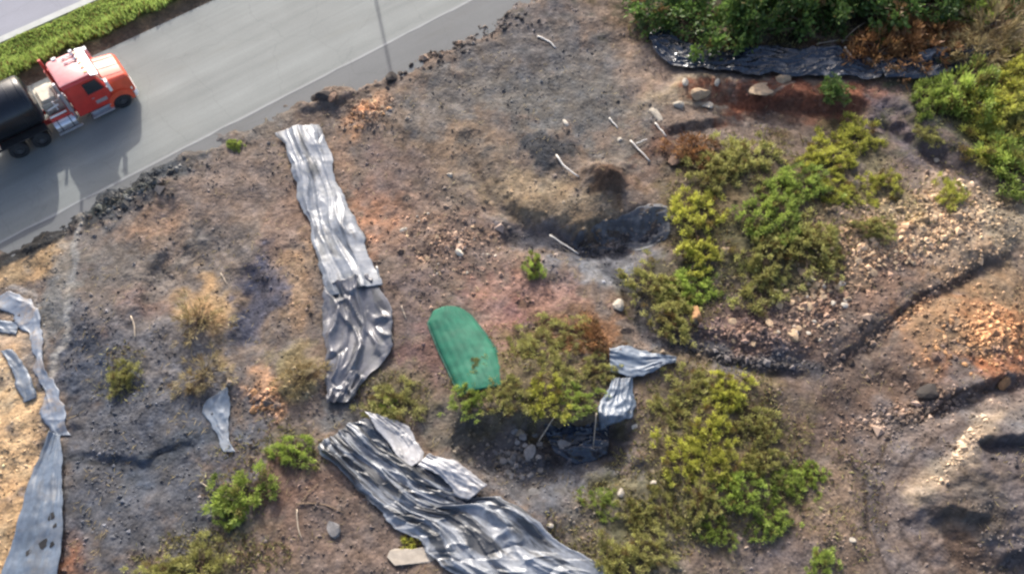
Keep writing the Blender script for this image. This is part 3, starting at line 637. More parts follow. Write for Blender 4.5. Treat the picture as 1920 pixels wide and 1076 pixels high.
for i in range(18):
    x, y = inell(690, 215, 52, 30); rock('orange' if i % 3 else 'buff', x, y, random.uniform(3.5, 6.5), "small orange stone on the orange earth near the road edge", "orange stones near the road")
for i in range(26):
    x, y = inell(840, 460, 110, 60, 10); rock('pale' if i % 2 else 'buff', x, y, random.uniform(2.5, 5.5), "small pale stone on the brown slope right of the upper silver sheet", "pale stones on the brown slope")
for i in range(34):
    t = random.random(); x = 745 + 240 * t; y = 140 - 122 * t + random.uniform(-6, 22); rock('dark', x, y, random.uniform(2.5, 6.5), "dark soil clod in the broken row along the road edge", "clods along the road edge", "soil_clod", "clod")
for i in range(22):
    t = random.random(); x = 150 + 210 * t; y = 420 - 95 * t + random.uniform(-14, 22); rock('dark', x, y, random.uniform(2.5, 5.5), "dark soil clod on the shoulder below the truck's shadow", "clods below the truck", "soil_clod", "clod")
for i in range(18):
    x, y = inell(980, 850, 50, 50); rock('grey', x, y, random.uniform(5, 10), "grey stone in the debris left of the pit", "grey stones by the pit")
for i in range(10):
    x, y = inell(1380, 615, 90, 30, 10); rock('buff', x, y, random.uniform(4, 9), "buff stone on the purple-brown soil above the grey gully", "stones above the grey gully")
for i in range(12):
    x, y = inell(500, 755, 34, 26); rock('orange', x, y, random.uniform(5, 10), "orange stone in the orange patch right of the small grey sheet", "stones of the orange patch")
for k, x, y, r, sx, lb in [
 ('pale', 1285, 155, 12, 1.3, "pale block just under the black liner's left end"), ('buff', 1312, 178, 20, 1.4, "broad sandy boulder among the pale rocks below the liner"), ('pale', 1272, 196, 10, 1.6, "flat pale rock left of the sandy boulder"),
 ('pale', 1325, 199, 14, 1.5, "long pale rock at the foot of the sandy boulder"), ('pale', 1232, 217, 12, 2.2, "pale flat slab of rock above the white stakes"), ('pale', 1345, 155, 10, 1.4, "small pale rock under the middle of the black liner"),
 ('buff', 1425, 172, 14, 1.8, "buff ledge rock on the red bank below the liner"), ('buff', 1468, 150, 16, 1.2, "buff rock touching the lower edge of the black liner"), ('pale', 1162, 573, 15, 1.5, "pale flat rock above the rusty fern clump"),
 ('orange', 1303, 593, 22, 1.1, "orange-buff rock below the dark olive shrub"), ('pale', 1227, 907, 12, 1.1, "pale stone on bare grey ground left of the thicket"), ('pale', 1166, 924, 9, 1.5, "small white stone beside the bright grass-green plant"),
 ('pale', 1598, 1013, 9, 1.1, "white stone on tan soil at the bottom right"), ('pale', 1060, 231, 7, 1.5, "small white stone on the grey gravel above the charcoal patch"), ('pale', 845, 330, 9, 1.5, "white stone on the brown slope below the orange stones"),
 ('pale', 860, 473, 13, 1.3, "largest pale stone on the brown slope right of the upper silver sheet"), ('pale', 757, 431, 8, 1.2, "white stone right of the upper silver sheet"), ('pale', 1163, 262, 7, 1.3, "white stone between the crossed stakes"),
 ('pale', 1756, 303, 8, 1.1, "white stone on the bank above the grey path"), ('pale', 1585, 573, 10, 1.1, "whitish stone on the toe of the rubble slope"), ('grey', 625, 990, 15, 1.5, "grey-pink stone on the brown soil left of the wide silver sheet"),
 ('grey', 992, 850, 14, 1.6, "upright pale grey stone at the left lip of the pit"), ('grey', 1000, 925, 12, 1.3, "grey stone touching the right edge of the wide silver sheet"), ('pale', 1030, 985, 8, 1.2, "small white stone by the right edge of the wide silver sheet"),
 ('dark', 608, 178, 12, 1.5, "biggest dark lump of spoil at the road edge above the upper silver sheet"), ('dark', 590, 185, 8, 1.2, "dark lump left of the biggest lump of spoil at the road edge"), ('brown', 624, 188, 9, 1.3, "brown lump right of the biggest lump of spoil at the road edge"), ('dark', 735, 148, 12, 1.2, "dark lump at the road edge under the pole's shadow"), ('dark', 1745, 735, 18, 1.4, "dark boulder half buried below the orange bank"),
 ('orange', 1885, 715, 11, 1.5, "rusty slab at the foot of the orange bank"), ('brown', 1270, 300, 16, 1.3, "brown lump beside the rusty fern clump near the stakes"), ('buff', 1360, 470, 10, 1.4, "buff stone in the gap of the scrub patch"),
 ('pale', 1128, 830, 10, 1.2, "pale stone in the black pit"), ('pale', 1190, 800, 8, 1.6, "pale pink stone at the right lip of the pit"), ('grey', 1060, 835, 14, 1.2, "grey stone inside the dark pit")]:
    rock(k, x, y, r, lb, None, sx=sx)
def gravel():
    rng = np.random.default_rng(12); n = 30000
    px = rng.uniform(-60, 1980, n); py = rng.uniform(0, 1120, n); x, y = [np.array(q) for q in zip(*[G0(a, b) for a, b in zip(px, py)])]
    low, verge, far = outside_road(x, y); dens = .1 + .9 * fbm(x * .4, y * .4, 3, 402)
    k = (low > .4) & (rng.random(n) < dens + .25); x = x[k]; y = y[k]; n = len(x)
    RB_ = [(1690, 440, 270, 84, -14, 3600), (1530, 580, 110, 70, -20, 1100), (1825, 640, 135, 75, -15, 900), (690, 215, 60, 36, 0, 300), (500, 755, 45, 36, 0, 220), (850, 460, 150, 90, 0, 500), (1400, 630, 120, 40, 10, 500), (960, 850, 90, 60, 0, 300), (870, 70, 110, 22, -28, 500), (250, 365, 120, 26, -26, 500), (1780, 855, 14, 75, 38, 200), (1700, 590, 190, 10, -36, 500), (1400, 675, 150, 16, 8, 400), (1700, 780, 160, 30, -10, 500), (1150, 440, 110, 20, -10, 300)]
    ex = []
    for cx, cy, rx, ry, t, k_ in RB_:
        q = np.abs(rng.normal(0, .62, k_)); w = rng.uniform(0, 6.283, k_); a_ = rx * q * np.cos(w); b_ = ry * q * np.sin(w); t = math.radians(t)
        ex.append(np.stack(G0(cx + a_ * math.cos(t) - b_ * math.sin(t), cy + a_ * math.sin(t) + b_ * math.cos(t)), 1))
    ex = np.concatenate(ex); lo = outside_road(ex[:, 0], ex[:, 1])[0] > .15; ex = ex[lo]; n0 = n; x = np.r_[x, ex[:, 0]]; y = np.r_[y, ex[:, 1]]; n = len(x); big_ = np.arange(n) >= n0
    C = ground_colour(x, y) * (1 + big_[:, None] * np.array([.62, .50, .32])) * (rng.uniform(.45, 1.9, n)[:, None]) * (1 + .5 * (rng.random(n) < .08))[:, None]
    base = np.array([(1, 0, 0), (0, 1, 0), (-1, 0, 0), (0, -1, 0), (0, 0, .8), (0, 0, -.5)], float)
    f = np.array([(0, 1, 4), (1, 2, 4), (2, 3, 4), (3, 0, 4), (1, 0, 5), (2, 1, 5), (3, 2, 5), (0, 3, 5)])
    r = rng.uniform(.035, .075, n) * np.where(rng.random(n) < .12, 1.7, 1) * np.where(big_, rng.uniform(.9, 1.5, n) * np.where(rng.random(n) < .15, 1.8, 1), 1); a = rng.uniform(0, 6.28, n)
    B = base[None] * rng.uniform(.45, 1.5, (n, 6, 3)); ca, sa = np.cos(a)[:, None], np.sin(a)[:, None]
    V = np.stack([B[..., 0] * ca - B[..., 1] * sa, B[..., 0] * sa + B[..., 1] * ca, B[..., 2]], -1) * r[:, None, None]
    V = V + np.stack([x, y, gz(x, y) + r * .25], 1)[:, None]
    F = (f[None] + (np.arange(n) * 6)[:, None, None]).reshape(-1, 3)
    m, nn, l, p = newmat("gravel"); at = nn.new("ShaderNodeAttribute"); at.attribute_name = "Col"; l.new(at.outputs["Color"], p.inputs["Base Color"]); p.inputs["Roughness"].default_value = .9
    return struct(mesh_obj("gravel", V.reshape(-1, 3), F, m, None, False, np.repeat(np.clip(C, 0, .8), 6, 0)), "stuff")
gravel()

# ------------------------------------------------------------------ plastic sheets
def plastic(name, c, dirt, rough=.3, dirtamt=.6, streak=.5, bmp=.03, sth=.53):
    """weathered sheeting: the run of the sheet is read from its Col attribute (metres along, metres across)"""
    m, n, l, p = newmat(name); v = mapping(n, l); a = n.new("ShaderNodeAttribute"); a.attribute_name = "Col"
    mp = n.new("ShaderNodeMapping"); mp.inputs["Scale"].default_value = (.22, 1.25, 1); l.new(a.outputs["Vector"], mp.inputs[0])
    f = rng_(n, l, noise(n, l, mp.outputs[0], 1.0, 5, .62), sth, sth + .10, 0, streak)
    g = rng_(n, l, noise(n, l, v, 1.1, 6, .7), .50, .72, 0, dirtamt)
    c2 = rng_(n, l, noise(n, l, v, 5, 4), .3, .7, .8, 1.15)
    x = mixc(n, l, 1.0, tuple(c), c2, 'MULTIPLY'); x = mixc(n, l, f, x, tuple(np.array(c) * .12)); x = mixc(n, l, g, x, tuple(dirt)); l.new(x, p.inputs["Base Color"])
    r = rng_(n, l, g, 0, dirtamt, rough, .75); l.new(r, p.inputs["Roughness"]); p.inputs["Specular IOR Level"].default_value = .6
    bump(n, l, p, noise(n, l, v, 3, 3), .10, bmp); return m
P_SILVER = plastic("silver_plastic", lin((160, 166, 174), .5), lin((112, 116, 112), KG), .36, .55, .85, sth=.51)
P_STREAK = plastic("streaked_silver_plastic", lin((166, 172, 180), .5), lin((92, 94, 98), KG), .34, .5, .95, sth=.45)
P_GREY = plastic("grey_silver_plastic", lin((128, 128, 134), .5), lin((112, 114, 110), KG), .3, .6, .7)
P_PALE = plastic("pale_silver_plastic", lin((204, 204, 206), .5), lin((140, 130, 122), KG), .4, .5, .4)
P_BLUE = plastic("blue_grey_plastic", lin((118, 133, 150), KG), lin((118, 112, 106), KG), .45, .5, .35)
P_BLUEPALE = plastic("pale_blue_plastic", lin((136, 149, 166), .5), lin((186, 160, 128), KS), .5, .85, .4)
P_BLACK = plastic("black_plastic", (.014, .021, .034), (.07, .076, .085), .2, .4, .2)
P_DUSTY = plastic("dusty_black_plastic", (.055, .058, .066), (.17, .165, .16), .6, .9, .4)
P_HOLE = simple("torn_hole", (.012, .012, .013), .9)
def resample(P, n):
    P = np.array(P, float); L = np.r_[0, np.cumsum(np.linalg.norm(np.diff(P, axis=0), axis=1))]; t = np.linspace(0, L[-1], n)
    return np.stack([np.interp(t, L, P[:, i]) for i in range(P.shape[1])], 1)
def sheet(name, E1, E2, mat, label=None, cat="plastic sheet", group=None, amp=.10, fold=.5, along=2.5, lift=.03, seed=0, parent=None, dens=.06, ragged=.22, crown=.0, edge_lift=(0, 0), wf=2.2, fine=.3, bury=False, warp=.3):
    """a plastic sheet laid over the ground between two edges, wrinkled along its run"""
    A = G0v(E1); B = G0v(E2); ln = max(np.linalg.norm(np.diff(A, axis=0), axis=1).sum(), np.linalg.norm(np.diff(B, axis=0), axis=1).sum())
    wd = np.mean(np.linalg.norm(resample(A, 20) - resample(B, 20), axis=1))
    nu = max(8, int(ln / dens)); nv = max(6, int(wd / (dens * .8)))
    A = resample(A, nu); B = resample(B, nu); t = np.linspace(0, 1, nv)
    s = np.linspace(0, ln, nu)
    ac = unit(B - A); ra = ragged * fbm(s * .55, s * 0 + seed + .5, 4, 501, .5); rb = ragged * fbm(s * .55, s * 0 + seed + 9.5, 4, 521, .5)
    Q = A[:, None] * (1 - t)[None, :, None] + B[:, None] * t[None, :, None]
    Q = Q + ac[:, None] * (ra[:, None] * (1 - t)[None] ** 5 + rb[:, None] * t[None] ** 5)[..., None]
    x = Q[..., 0].ravel(); y = Q[..., 1].ravel(); S = np.repeat(s, nv); W = np.tile(t * wd, nu)
    W2 = W + warp * 1.4 * pn(S * .24, W * .4, 541 + seed)
    S2 = S + .8 * pn(S * .3, W * .5, 545 + seed)
    def crease(n): n = np.abs(n); return np.exp(-n * 6.5)
    r1 = crease(pn(S2 / along, W2 * wf, 551 + seed)) + .6 * crease(pn(S2 / (along * .7), W2 * wf * 1.9 + 4, 553 + seed)) - .8 * crease(pn(S2 / along + 9, W2 * wf * .8 + 7, 555 + seed))
    r2 = crease(pn(S2 * .40 + W2 * .35, W2 * .8 - S2 * .3, 561 + seed)) - .7 * crease(pn(S2 * .55 - W2 * .5, W2 * .7 + S2 * .3, 563 + seed))
    r3 = crease(pn(S2 * 1.3 + W2 * .6, W2 * 4.2, 566 + seed))
    r3 = r3 * sst(-.25, .45, pn(S2 * .5, W2 * .7, 568 + seed))            # crinkles gather in places, other parts lie smooth
    sm = pn(S * .16, W * .45, 571 + seed)
    e = np.minimum(t, 1 - t); E = np.tile(sst(0, .12, e), nu) * .75 + .25
    dz = amp * E * (r1 + fold * r2 + fine * r3 + .6 * sm) + crown * np.tile(1 - (2 * t - 1) ** 2, nu)
    dz = dz + edge_lift[0] * np.tile((1 - t) ** 3, nu) + edge_lift[1] * np.tile(t ** 3, nu)
    z = height(x, y, False) + lift + np.maximum(dz, -.0) + .03
    zf = height(x, y, True) + .012; z = z if bury else np.maximum(z, zf)
    i = np.arange(nu * nv).reshape(nu, nv); F = np.stack([i[:-1, :-1], i[:-1, 1:], i[1:, 1:], i[1:, :-1]], -1).reshape(-1, 4)
    n = np.cross(np.array([*(Q[0, -1] - Q[0, 0]), 0]), np.array([*(Q[-1, 0] - Q[0, 0]), 0]))
    if n[2] < 0: F = F[:, ::-1]
    F = F.copy()
    o0 = np.array([Q[..., 0].mean(), Q[..., 1].mean(), 0]); V = np.stack([x, y, z], 1) - o0
    o = mesh_obj(name, V, F, mat, None, True, np.stack([S + seed * 7.3, W2 * .6 + W * .4, S * 0], 1)); o.location = o0
    if parent: o.parent = parent; o.location = Vector(o0) - parent.location
    md = o.modifiers.new("thickness", 'SOLIDIFY'); md.thickness = .012; md.offset = -1
    if label: tag(o, label, cat, group)
    return o
GS = "plastic sheets on the slope"
sheet("plastic_sheet", [(520, 256), (548, 320), (573, 400), (590, 465), (612, 535), (626, 562)], [(604, 240), (622, 290), (645, 370), (668, 430), (697, 490), (716, 545)], P_SILVER,
      "long narrow silver sheet running down from the road edge", group=GS, amp=.17, fold=.12, along=12.0, seed=1, lift=.20, crown=.16, wf=.75, fine=.10, warp=.3)
sheet("plastic_sheet", [(611, 545), (607, 610), (608, 670), (610, 720), (614, 757)], [(708, 522), (731, 587), (738, 651), (716, 684), (655, 757)], P_GREY,
      "crumpled grey-silver sheet below the long narrow one, with deep dark creases", group=GS, amp=.24, fold=1.0, along=5, seed=2, lift=.16, wf=.6, fine=.15, warp=.5)
big = sheet("plastic_sheet", [(596, 842), (640, 890), (675, 925), (720, 965), (765, 1000), (830, 1060), (890, 1115), (950, 1170)], [(664, 793), (735, 850), (800, 895), (880, 935), (945, 932), (1010, 985), (1085, 1040), (1160, 1085), (1240, 1150)], P_STREAK,
      "widest silver sheet, folded over itself, running off the bottom of the picture", group=GS, amp=.22, fold=.75, along=7.0, seed=3, lift=.18, wf=.75, fine=.2, warp=.5)
sheet("underside", [(650, 802), (700, 835), (740, 868), (800, 905), (850, 940), (872, 955)], [(690, 785), (745, 825), (790, 870), (840, 890), (890, 918), (905, 935)], P_BLACK, parent=big, amp=.08, seed=4, lift=.20)
sheet("flap", [(688, 777), (708, 800), (735, 838), (765, 885)], [(745, 792), (770, 808), (790, 838), (793, 868)], P_PALE, parent=big, amp=.12, seed=5, lift=.36, fold=.6)
sheet("flap", [(782, 880), (815, 898), (850, 920), (882, 940)], [(812, 850), (850, 868), (885, 890), (916, 914)], P_PALE, parent=big, amp=.10, seed=6, lift=.45, fold=.5)
bl = sheet("plastic_sheet", [(100, 812), (80, 850), (68, 880), (52, 945), (30, 1010), (6, 1080), (-10, 1130)], [(118, 818), (124, 860), (128, 930), (127, 1000), (118, 1060), (110, 1130)], P_BLUE,
      "blue-grey sheet with torn holes in the bottom left corner", group=GS, amp=.07, fold=.15, along=6, seed=7, lift=.30, edge_lift=(.15, -.0), ragged=.12, wf=1.6, fine=.1)
sheet("plastic_sheet", [(-25, 572), (22, 590), (48, 628), (62, 680), (74, 730), (90, 775), (104, 816)], [(20, 548), (62, 562), (84, 600), (93, 650), (98, 700), (112, 755), (123, 816)], P_BLUEPALE, "long torn pale blue-grey strip curving down from the left edge to the blue-grey sheet", group=GS, amp=.10, fold=.4, along=4, wf=.8, seed=8, lift=.03, ragged=.4, fine=.1)
sheet("plastic_sheet", [(-20, 598), (10, 602), (36, 610)], [(-20, 622), (10, 626), (34, 628)], P_BLUE, "light blue-grey scrap of plastic on the left edge below the ochre soil", group=GS, amp=.06, seed=9)
sheet("plastic_sheet", [(8, 662), (22, 695), (36, 730), (46, 758)], [(26, 660), (44, 690), (58, 720), (64, 750)], P_BLUE, "leaning blue-grey scrap of plastic above the tan sand", group=GS, amp=.08, seed=11, lift=.08)
sheet("plastic_sheet", [(420, 732), (392, 752), (388, 775), (400, 800), (412, 822), (424, 850)], [(433, 728), (438, 748), (437, 775), (436, 800), (438, 825), (446, 850)], P_BLUE, "small grey tongue-shaped sheet above the lone bright green shrub", group=GS, amp=.07, fold=.3, seed=12, lift=.06)
sheet("liner", [(1213, 75), (1240, 62), (1290, 85), (1340, 102), (1420, 100), (1480, 108), (1560, 98), (1620, 118), (1655, 140)], [(1222, 100), (1240, 122), (1268, 138), (1320, 145), (1390, 153), (1440, 156), (1500, 157), (1580, 152), (1645, 157)], P_BLACK,
      "long black shiny liner at the foot of the dark trees", "pond liner", None, amp=.16, fold=.7, along=2.2, seed=13, lift=.25, ragged=.3, fine=.5)
sheet("liner", [(1640, 128), (1690, 118), (1740, 106), (1790, 98), (1850, 92)], [(1650, 160), (1700, 158), (1750, 150), (1800, 138), (1855, 118)], P_BLACK, "short dark blue-black liner between the fern bank and the bright green shrubs", "pond liner", None, amp=.14, seed=14, lift=.4)
sheet("plastic_sheet", [(1060, 442), (1120, 416), (1180, 398), (1250, 386)], [(1080, 458), (1140, 452), (1200, 456), (1256, 442)], P_DUSTY, "dark dusty plastic half buried in the gully left of the scrub patch", group=GS, amp=.09, fold=.6, seed=15, lift=-.02, bury=True)
sheet("plastic_sheet", [(1140, 655), (1165, 656), (1200, 662), (1266, 676)], [(1142, 700), (1172, 712), (1205, 712), (1262, 690)], P_BLUE, "grey wedge-shaped scrap of plastic above the pit, lit at its pointed end", group=GS, amp=.08, seed=16, lift=.22)
sheet("plastic_sheet", [(1146, 716), (1134, 745), (1120, 772), (1128, 806)], [(1186, 716), (1188, 745), (1190, 770), (1184, 790)], P_BLUE, "blue-grey scrap hanging over the right lip of the pit", group=GS, amp=.10, seed=17, lift=.15)
sheet("plastic_sheet", [(1020, 800), (1060, 792), (1105, 790), (1142, 800)], [(1040, 840), (1070, 860), (1110, 858), (1142, 838)], P_BLACK, "torn black plastic lining the dark pit", group=GS, amp=.2, fold=.9, seed=18, lift=.0)
for px, py, r in [(80, 1018, 6), (96, 1020, 3.5), (97, 968, 5), (50, 1035, 4), (118, 920, 3.5), (104, 985, 3)]:
    x, y = G0(px, py, .45); m = mpp(px, py); rr = r * m
    ring = [(x + rr * (1 + .3 * math.sin(3 * a + px)) * math.cos(a), y + rr * 1.3 * (1 + .25 * math.sin(2 * a)) * math.sin(a)) for a in np.linspace(0, 6.283, 11)[:-1]]
    # a hole is a dark lip standing just proud of the sheet's surface
    dg = bpy.context.evaluated_depsgraph_get(); dg.update()
    V = []
    for (a, b) in ring + [(x, y)]:
        hit, loc, nor, idx = bl.ray_cast(Vector((a, b, 5)) - bl.location, Vector((0, 0, -1)))
        V.append((a, b, (loc.z if hit else .4) + .012))
    o = mesh_obj("tear", V, [(i, (i + 1) % 10, 10) for i in range(10)], P_HOLE); o.parent = bl; o.location = -bl.location

# ------------------------------------------------------------------ the green cover
def green_cover():
    edgeL = [(840, 580), (813, 590), (803, 611), (811, 632), (822, 660), (836, 690), (852, 725), (862, 750)]
    edgeR = [(842, 581), (868, 584), (884, 595), (897, 612), (914, 635), (930, 660), (944, 700), (954, 735)]
    m, n, l, p = newmat("green_tarpaulin"); v = mapping(n, l)
    f = rng_(n, l, noise(n, l, v, 1.5, 5, .6), .3, .7, .7, 1.2); dn = rng_(n, l, noise(n, l, v, .9, 6, .7), .55, .78, 0, .3); l.new(mixc(n, l, dn, mixc(n, l, 1.0, (.004, .105, .058), f, 'MULTIPLY'), (.03, .10, .065)), p.inputs["Base Color"]); p.inputs["Roughness"].default_value = .75
    bump(n, l, p, noise(n, l, v, 10, 3), .3, .02)
    A = resample(G0v(edgeL), 60); B = resample(G0v(edgeR), 60); nv = 34; t = np.linspace(0, 1, nv)
    Q = A[:, None] * (1 - t)[None, :, None] + B[:, None] * t[None, :, None]; x = Q[..., 0].ravel(); y = Q[..., 1].ravel()
    e = np.tile((1 - (2 * t - 1) ** 2), 60); run = np.repeat(np.linspace(0, 1, 60), nv)
    dome = .40 * np.sqrt(np.clip(e, 0, 1)) * sst(0, .12, run + .015)
    rib = .035 * np.tile(np.abs(np.sin(t * np.pi * 7)) ** .6, 60)
    g0 = float(gz(*G0(870, 650))[0]); T = np.minimum(1, e * 4)
    z = g0 * .5 + height(x, y, False) * .5 + dome + rib * T + .02 * fbm(x * 1.5, y * 1.5, 3, 9)
    i = np.arange(60 * nv).reshape(60, nv); F = np.stack([i[:-1, :-1], i[1:, :-1], i[1:, 1:], i[:-1, 1:]], -1).reshape(-1, 4)
    c = np.array([x.mean(), y.mean(), 0]); o = mesh_obj("green_cover", np.stack([x, y, z], 1) - c, F, m, None, True); o.location = c
    md = o.modifiers.new("thickness", 'SOLIDIFY'); md.thickness = .05
    ii = [k * nv for k in range(59, -1, -1)] + [k * nv + nv - 1 for k in range(60)]; pts = [np.array([x[k] - c[0], y[k] - c[1], z[k] + .02]) for k in ii]
    Vh, Fh = tubes([(p_, q_, .05, .05) for p_, q_ in zip(pts, pts[1:]) if np.linalg.norm(p_ - q_) > 1e-4], 6)
    mesh_obj("hem", Vh, Fh, simple("green_hem", (.005, .07, .045), .7), o)
    tag(o, "dark green round-ended cover lying on the brown soil, shrubs over its lower end", "cover")
green_cover()

# ------------------------------------------------------------------ stakes, sticks, boards
M_STAKE = simple("white_plastic_pipe", (.50, .47, .42), .5, 0, .15, 4); M_STICK = simple("bleached_wood", (.34, .28, .21), .9, 0, .3, 6); M_TWIG = simple("brown_stick", (.16, .11, .07), .9, 0, .3, 6)
M_ROPE = simple("pale_reed", (.42, .37, .26), .9)
def stick(p, q, r, mat, label, name="stake", cat="stake", group=None, z0=.06, z1=.06, bend=.0):
    a = gp(*p); b = gp(*q); a.z += z0; b.z += z1
    n = 7; P = [np.array(a.lerp(b, i / n)) for i in range(n + 1)]; d = np.array(b - a); s = unit(np.array([-d[1], d[0], 0.0]))
    P = [c + s * bend * math.sin(math.pi * i / n) + np.array([0, 0, .03 * math.sin(i * 1.7)]) for i, c in enumerate(P)]
    o0 = np.array(a); V = []; F = []; k = 7
    for i, c in enumerate(P):
        dd = unit(P[min(i + 1, n)] - P[max(i - 1, 0)]); u = unit(np.cross(dd, [0, 0, 1.0])); w = np.cross(u, dd); rr = r * (.85 - .25 * i / n)
        V += [c - o0 + u * rr * math.cos(6.2832 * j / k) + w * rr * math.sin(6.2832 * j / k) for j in range(k)]
        if i: F += [((i - 1) * k + j, (i - 1) * k + (j + 1) % k, i * k + (j + 1) % k, i * k + j) for j in range(k)]
    F += [tuple(range(k))[::-1], tuple(n * k + j for j in range(k))]
    o = mesh_obj(name, V, F, mat, None, True); o.location = o0; return tag(o, label, cat, group)
GK = "white stakes fallen on the slope"
stick((1007, 70), (1042, 92), .07, M_STAKE, "short bent white stake lying highest on the grey gravel", group=GK, bend=.15)
stick((1142, 223), (1158, 241), .06, M_STAKE, "short white stake above the crossed pair", group=GK)
stick((1181, 266), (1219, 304), .06, M_STAKE, "longer white stake of the crossed pair by the rusty fern", group=GK, z0=.12)
stick((1192, 273), (1213, 263), .05, M_STAKE, "short stake crossing the longer one by the rusty fern", group=GK, z0=.15, z1=.12)
stick((1228, 232), (1249, 257), .06, M_STAKE, "white stake nearest to the rusty fern clump, under the pale slab", group=GK)
stick((1043, 292), (1085, 332), .07, M_STAKE, "bent white stake between the charcoal patch and the dark soil heap", group=GK, bend=-.15)
stick((1030, 445), (1084, 482), .055, M_STAKE, "long straight white stake propped beside the grey gully", group=GK, z0=.25, z1=.35)
stick((1578, 100), (1592, 119), .06, M_STAKE, "short white stake lying on the black liner", group=GK, z0=.5, z1=.5)
stick((709, 508), (714, 534), .06, M_STAKE, "white stake standing at the right edge where the two upper sheets meet", group=GK, z0=.5, z1=.05)
GT = "loose sticks on the slope"
for p, q, r, mt, lb, b in [
 ((247, 594), (254, 636), .05, M_STICK, "pale stick on the dark left slope below the dirt track", .08), ((415, 514), (428, 536), .045, M_STICK, "pale stick on the left slope above the dark patch", 0),
 ((378, 905), (402, 922), .045, M_STICK, "pale stick left of the lone bright green shrub", 0), ((556, 946), (645, 962), .04, M_TWIG, "longest brown twig left of the wide silver sheet", .2),
 ((566, 944), (597, 908), .035, M_TWIG, "brown twig slanting up from the longest one", .05), ((558, 955), (567, 1012), .035, M_STICK, "pale twig running down from the longest one", -.08),
 ((1010, 828), (1042, 780), .045, M_STICK, "thin pole leaning at the left lip of the pit", 0), ((1108, 765), (1138, 818), .045, M_STICK, "pale pole leaning into the pit by the blue-grey scrap", 0),
 ((1530, 86), (1590, 78), .045, M_STICK, "pale branch lying along the black liner", .1), ((1578, 82), (1622, 44), .05, M_STICK, "pale branch rising from the liner to the dead ferns", .1),
 ((753, 575), (762, 600), .04, M_STICK, "short pale stick right of the crumpled sheet", 0), ((1118, 775), (1112, 838), .035, M_STICK, "thin reed hanging into the pit", 0),
 ((730, 610), (738, 640), .045, M_STICK, "pale stick on the right edge of the crumpled sheet", 0)]:
    stick(p, q, r, mt, lb, "stick", "stick", GT, bend=b, z0=.1, z1=.1)
def board(pts, label, th=.12, lift=.1, mat=None):
    P = G0v(pts); c = P.mean(0); z = float(gz(*c)[0]) + lift
    n = len(P); k = 4
    V = [(x - c[0], y - c[1], .02 * math.sin(i * 2.1)) for i, (x, y) in enumerate(P)] + [(x - c[0], y - c[1], -th) for x, y in P]
    F = [tuple(range(n))[::-1], tuple(range(n, 2 * n))] + [(i, (i + 1) % n, n + (i + 1) % n, n + i) for i in range(n)]
    o = mesh_obj("board", V, F, mat); o.location = (c[0], c[1], z); o.rotation_euler = (.05, .03, 0)
    b = o.modifiers.new("round", 'BEVEL'); b.width = .02; b.segments = 2
    import bmesh as _b
    bm = _b.new(); bm.from_mesh(o.data); _b.ops.recalc_face_normals(bm, faces=bm.faces); bm.to_mesh(o.data); bm.free()
    return tag(o, label, "board", "pale boards")
M_BOARD = simple("weathered_board", lin((214, 200, 180), KG), .9, 0, .18, 3, bumpd=.02)
board([(727, 1046), (733, 1034), (742, 1030), (775, 1031), (808, 1025), (828, 1034), (846, 1045), (834, 1050), (818, 1055), (780, 1058), (742, 1062)], "large pale weathered board under the wide silver sheet's left edge", .14, .16, M_BOARD)
board([(832, 1060), (850, 1051), (866, 1058), (880, 1068), (862, 1069)], "small broken pale board piece beside the large board", .1, .14, M_BOARD)

# ------------------------------------------------------------------ tanker truck
def bm_new():
    import bmesh; return bmesh.new()
def bm_box(bm, x0, x1, y0, y1, z0, z1):
    v = [bm.verts.new(p) for p in ((x0, y0, z0), (x1, y0, z0), (x1, y1, z0), (x0, y1, z0), (x0, y0, z1), (x1, y0, z1), (x1, y1, z1), (x0, y1, z1))]
    for f in ((3, 2, 1, 0), (4, 5, 6, 7), (0, 1, 5, 4), (1, 2, 6, 5), (2, 3, 7, 6), (3, 0, 4, 7)): bm.faces.new([v[i] for i in f])
def bm_loft(bm, secs):
    """closed sections, each a list of points of one length, capped"""
    R = [[bm.verts.new(p) for p in s] for s in secs]; n = len(R[0])
    for a, b in zip(R, R[1:]):
        for i in range(n): bm.faces.new((a[i], a[(i + 1) % n], b[(i + 1) % n], b[i]))
    bm.faces.new(R[0][::-1]); bm.faces.new(R[-1])
def bm_cyl(bm, p, q, r, n=24, r2=None):
    p = np.array(p, float); q = np.array(q, float); d = unit(q - p); a = unit(np.cross(d, [0, 0, 1.0] if abs(d[2]) < .9 else [1.0, 0, 0])); b = np.cross(d, a)
    bm_loft(bm, [[tuple(c + a * rr * math.cos(6.28319 * i / n) + b * rr * math.sin(6.28319 * i / n)) for i in range(n)] for c, rr in ((p, r), (q, r if r2 is None else r2))])
def bm_obj(name, bm, mat, parent, bev=0.0, smooth=False):
    import bmesh
    bmesh.ops.recalc_face_normals(bm, faces=bm.faces); me = bpy.data.meshes.new(name); bm.to_mesh(me); bm.free(); me.materials.append(mat)
    o = bpy.data.objects.new(name, me); col.objects.link(o); o.parent = parent
    if bev:
        b = o.modifiers.new("round", 'BEVEL'); b.width = bev; b.segments = 3; b.limit_method = 'ANGLE'; b.angle_limit = math.radians(35)
    if smooth or bev:
        for p in me.polygons: p.use_smooth = True
        try:
            me.set_sharp_from_angle(angle=math.radians(40))
        except Exception: pass
    return o
M_ORANGE = simple("orange_red_paint", (.60, .075, .03), .45, 0, .12, 2, .5, 0, .12); M_RED = simple("dark_red_paint", (.50, .035, .025), .4, 0, .15, 2, .5, 0, .3)
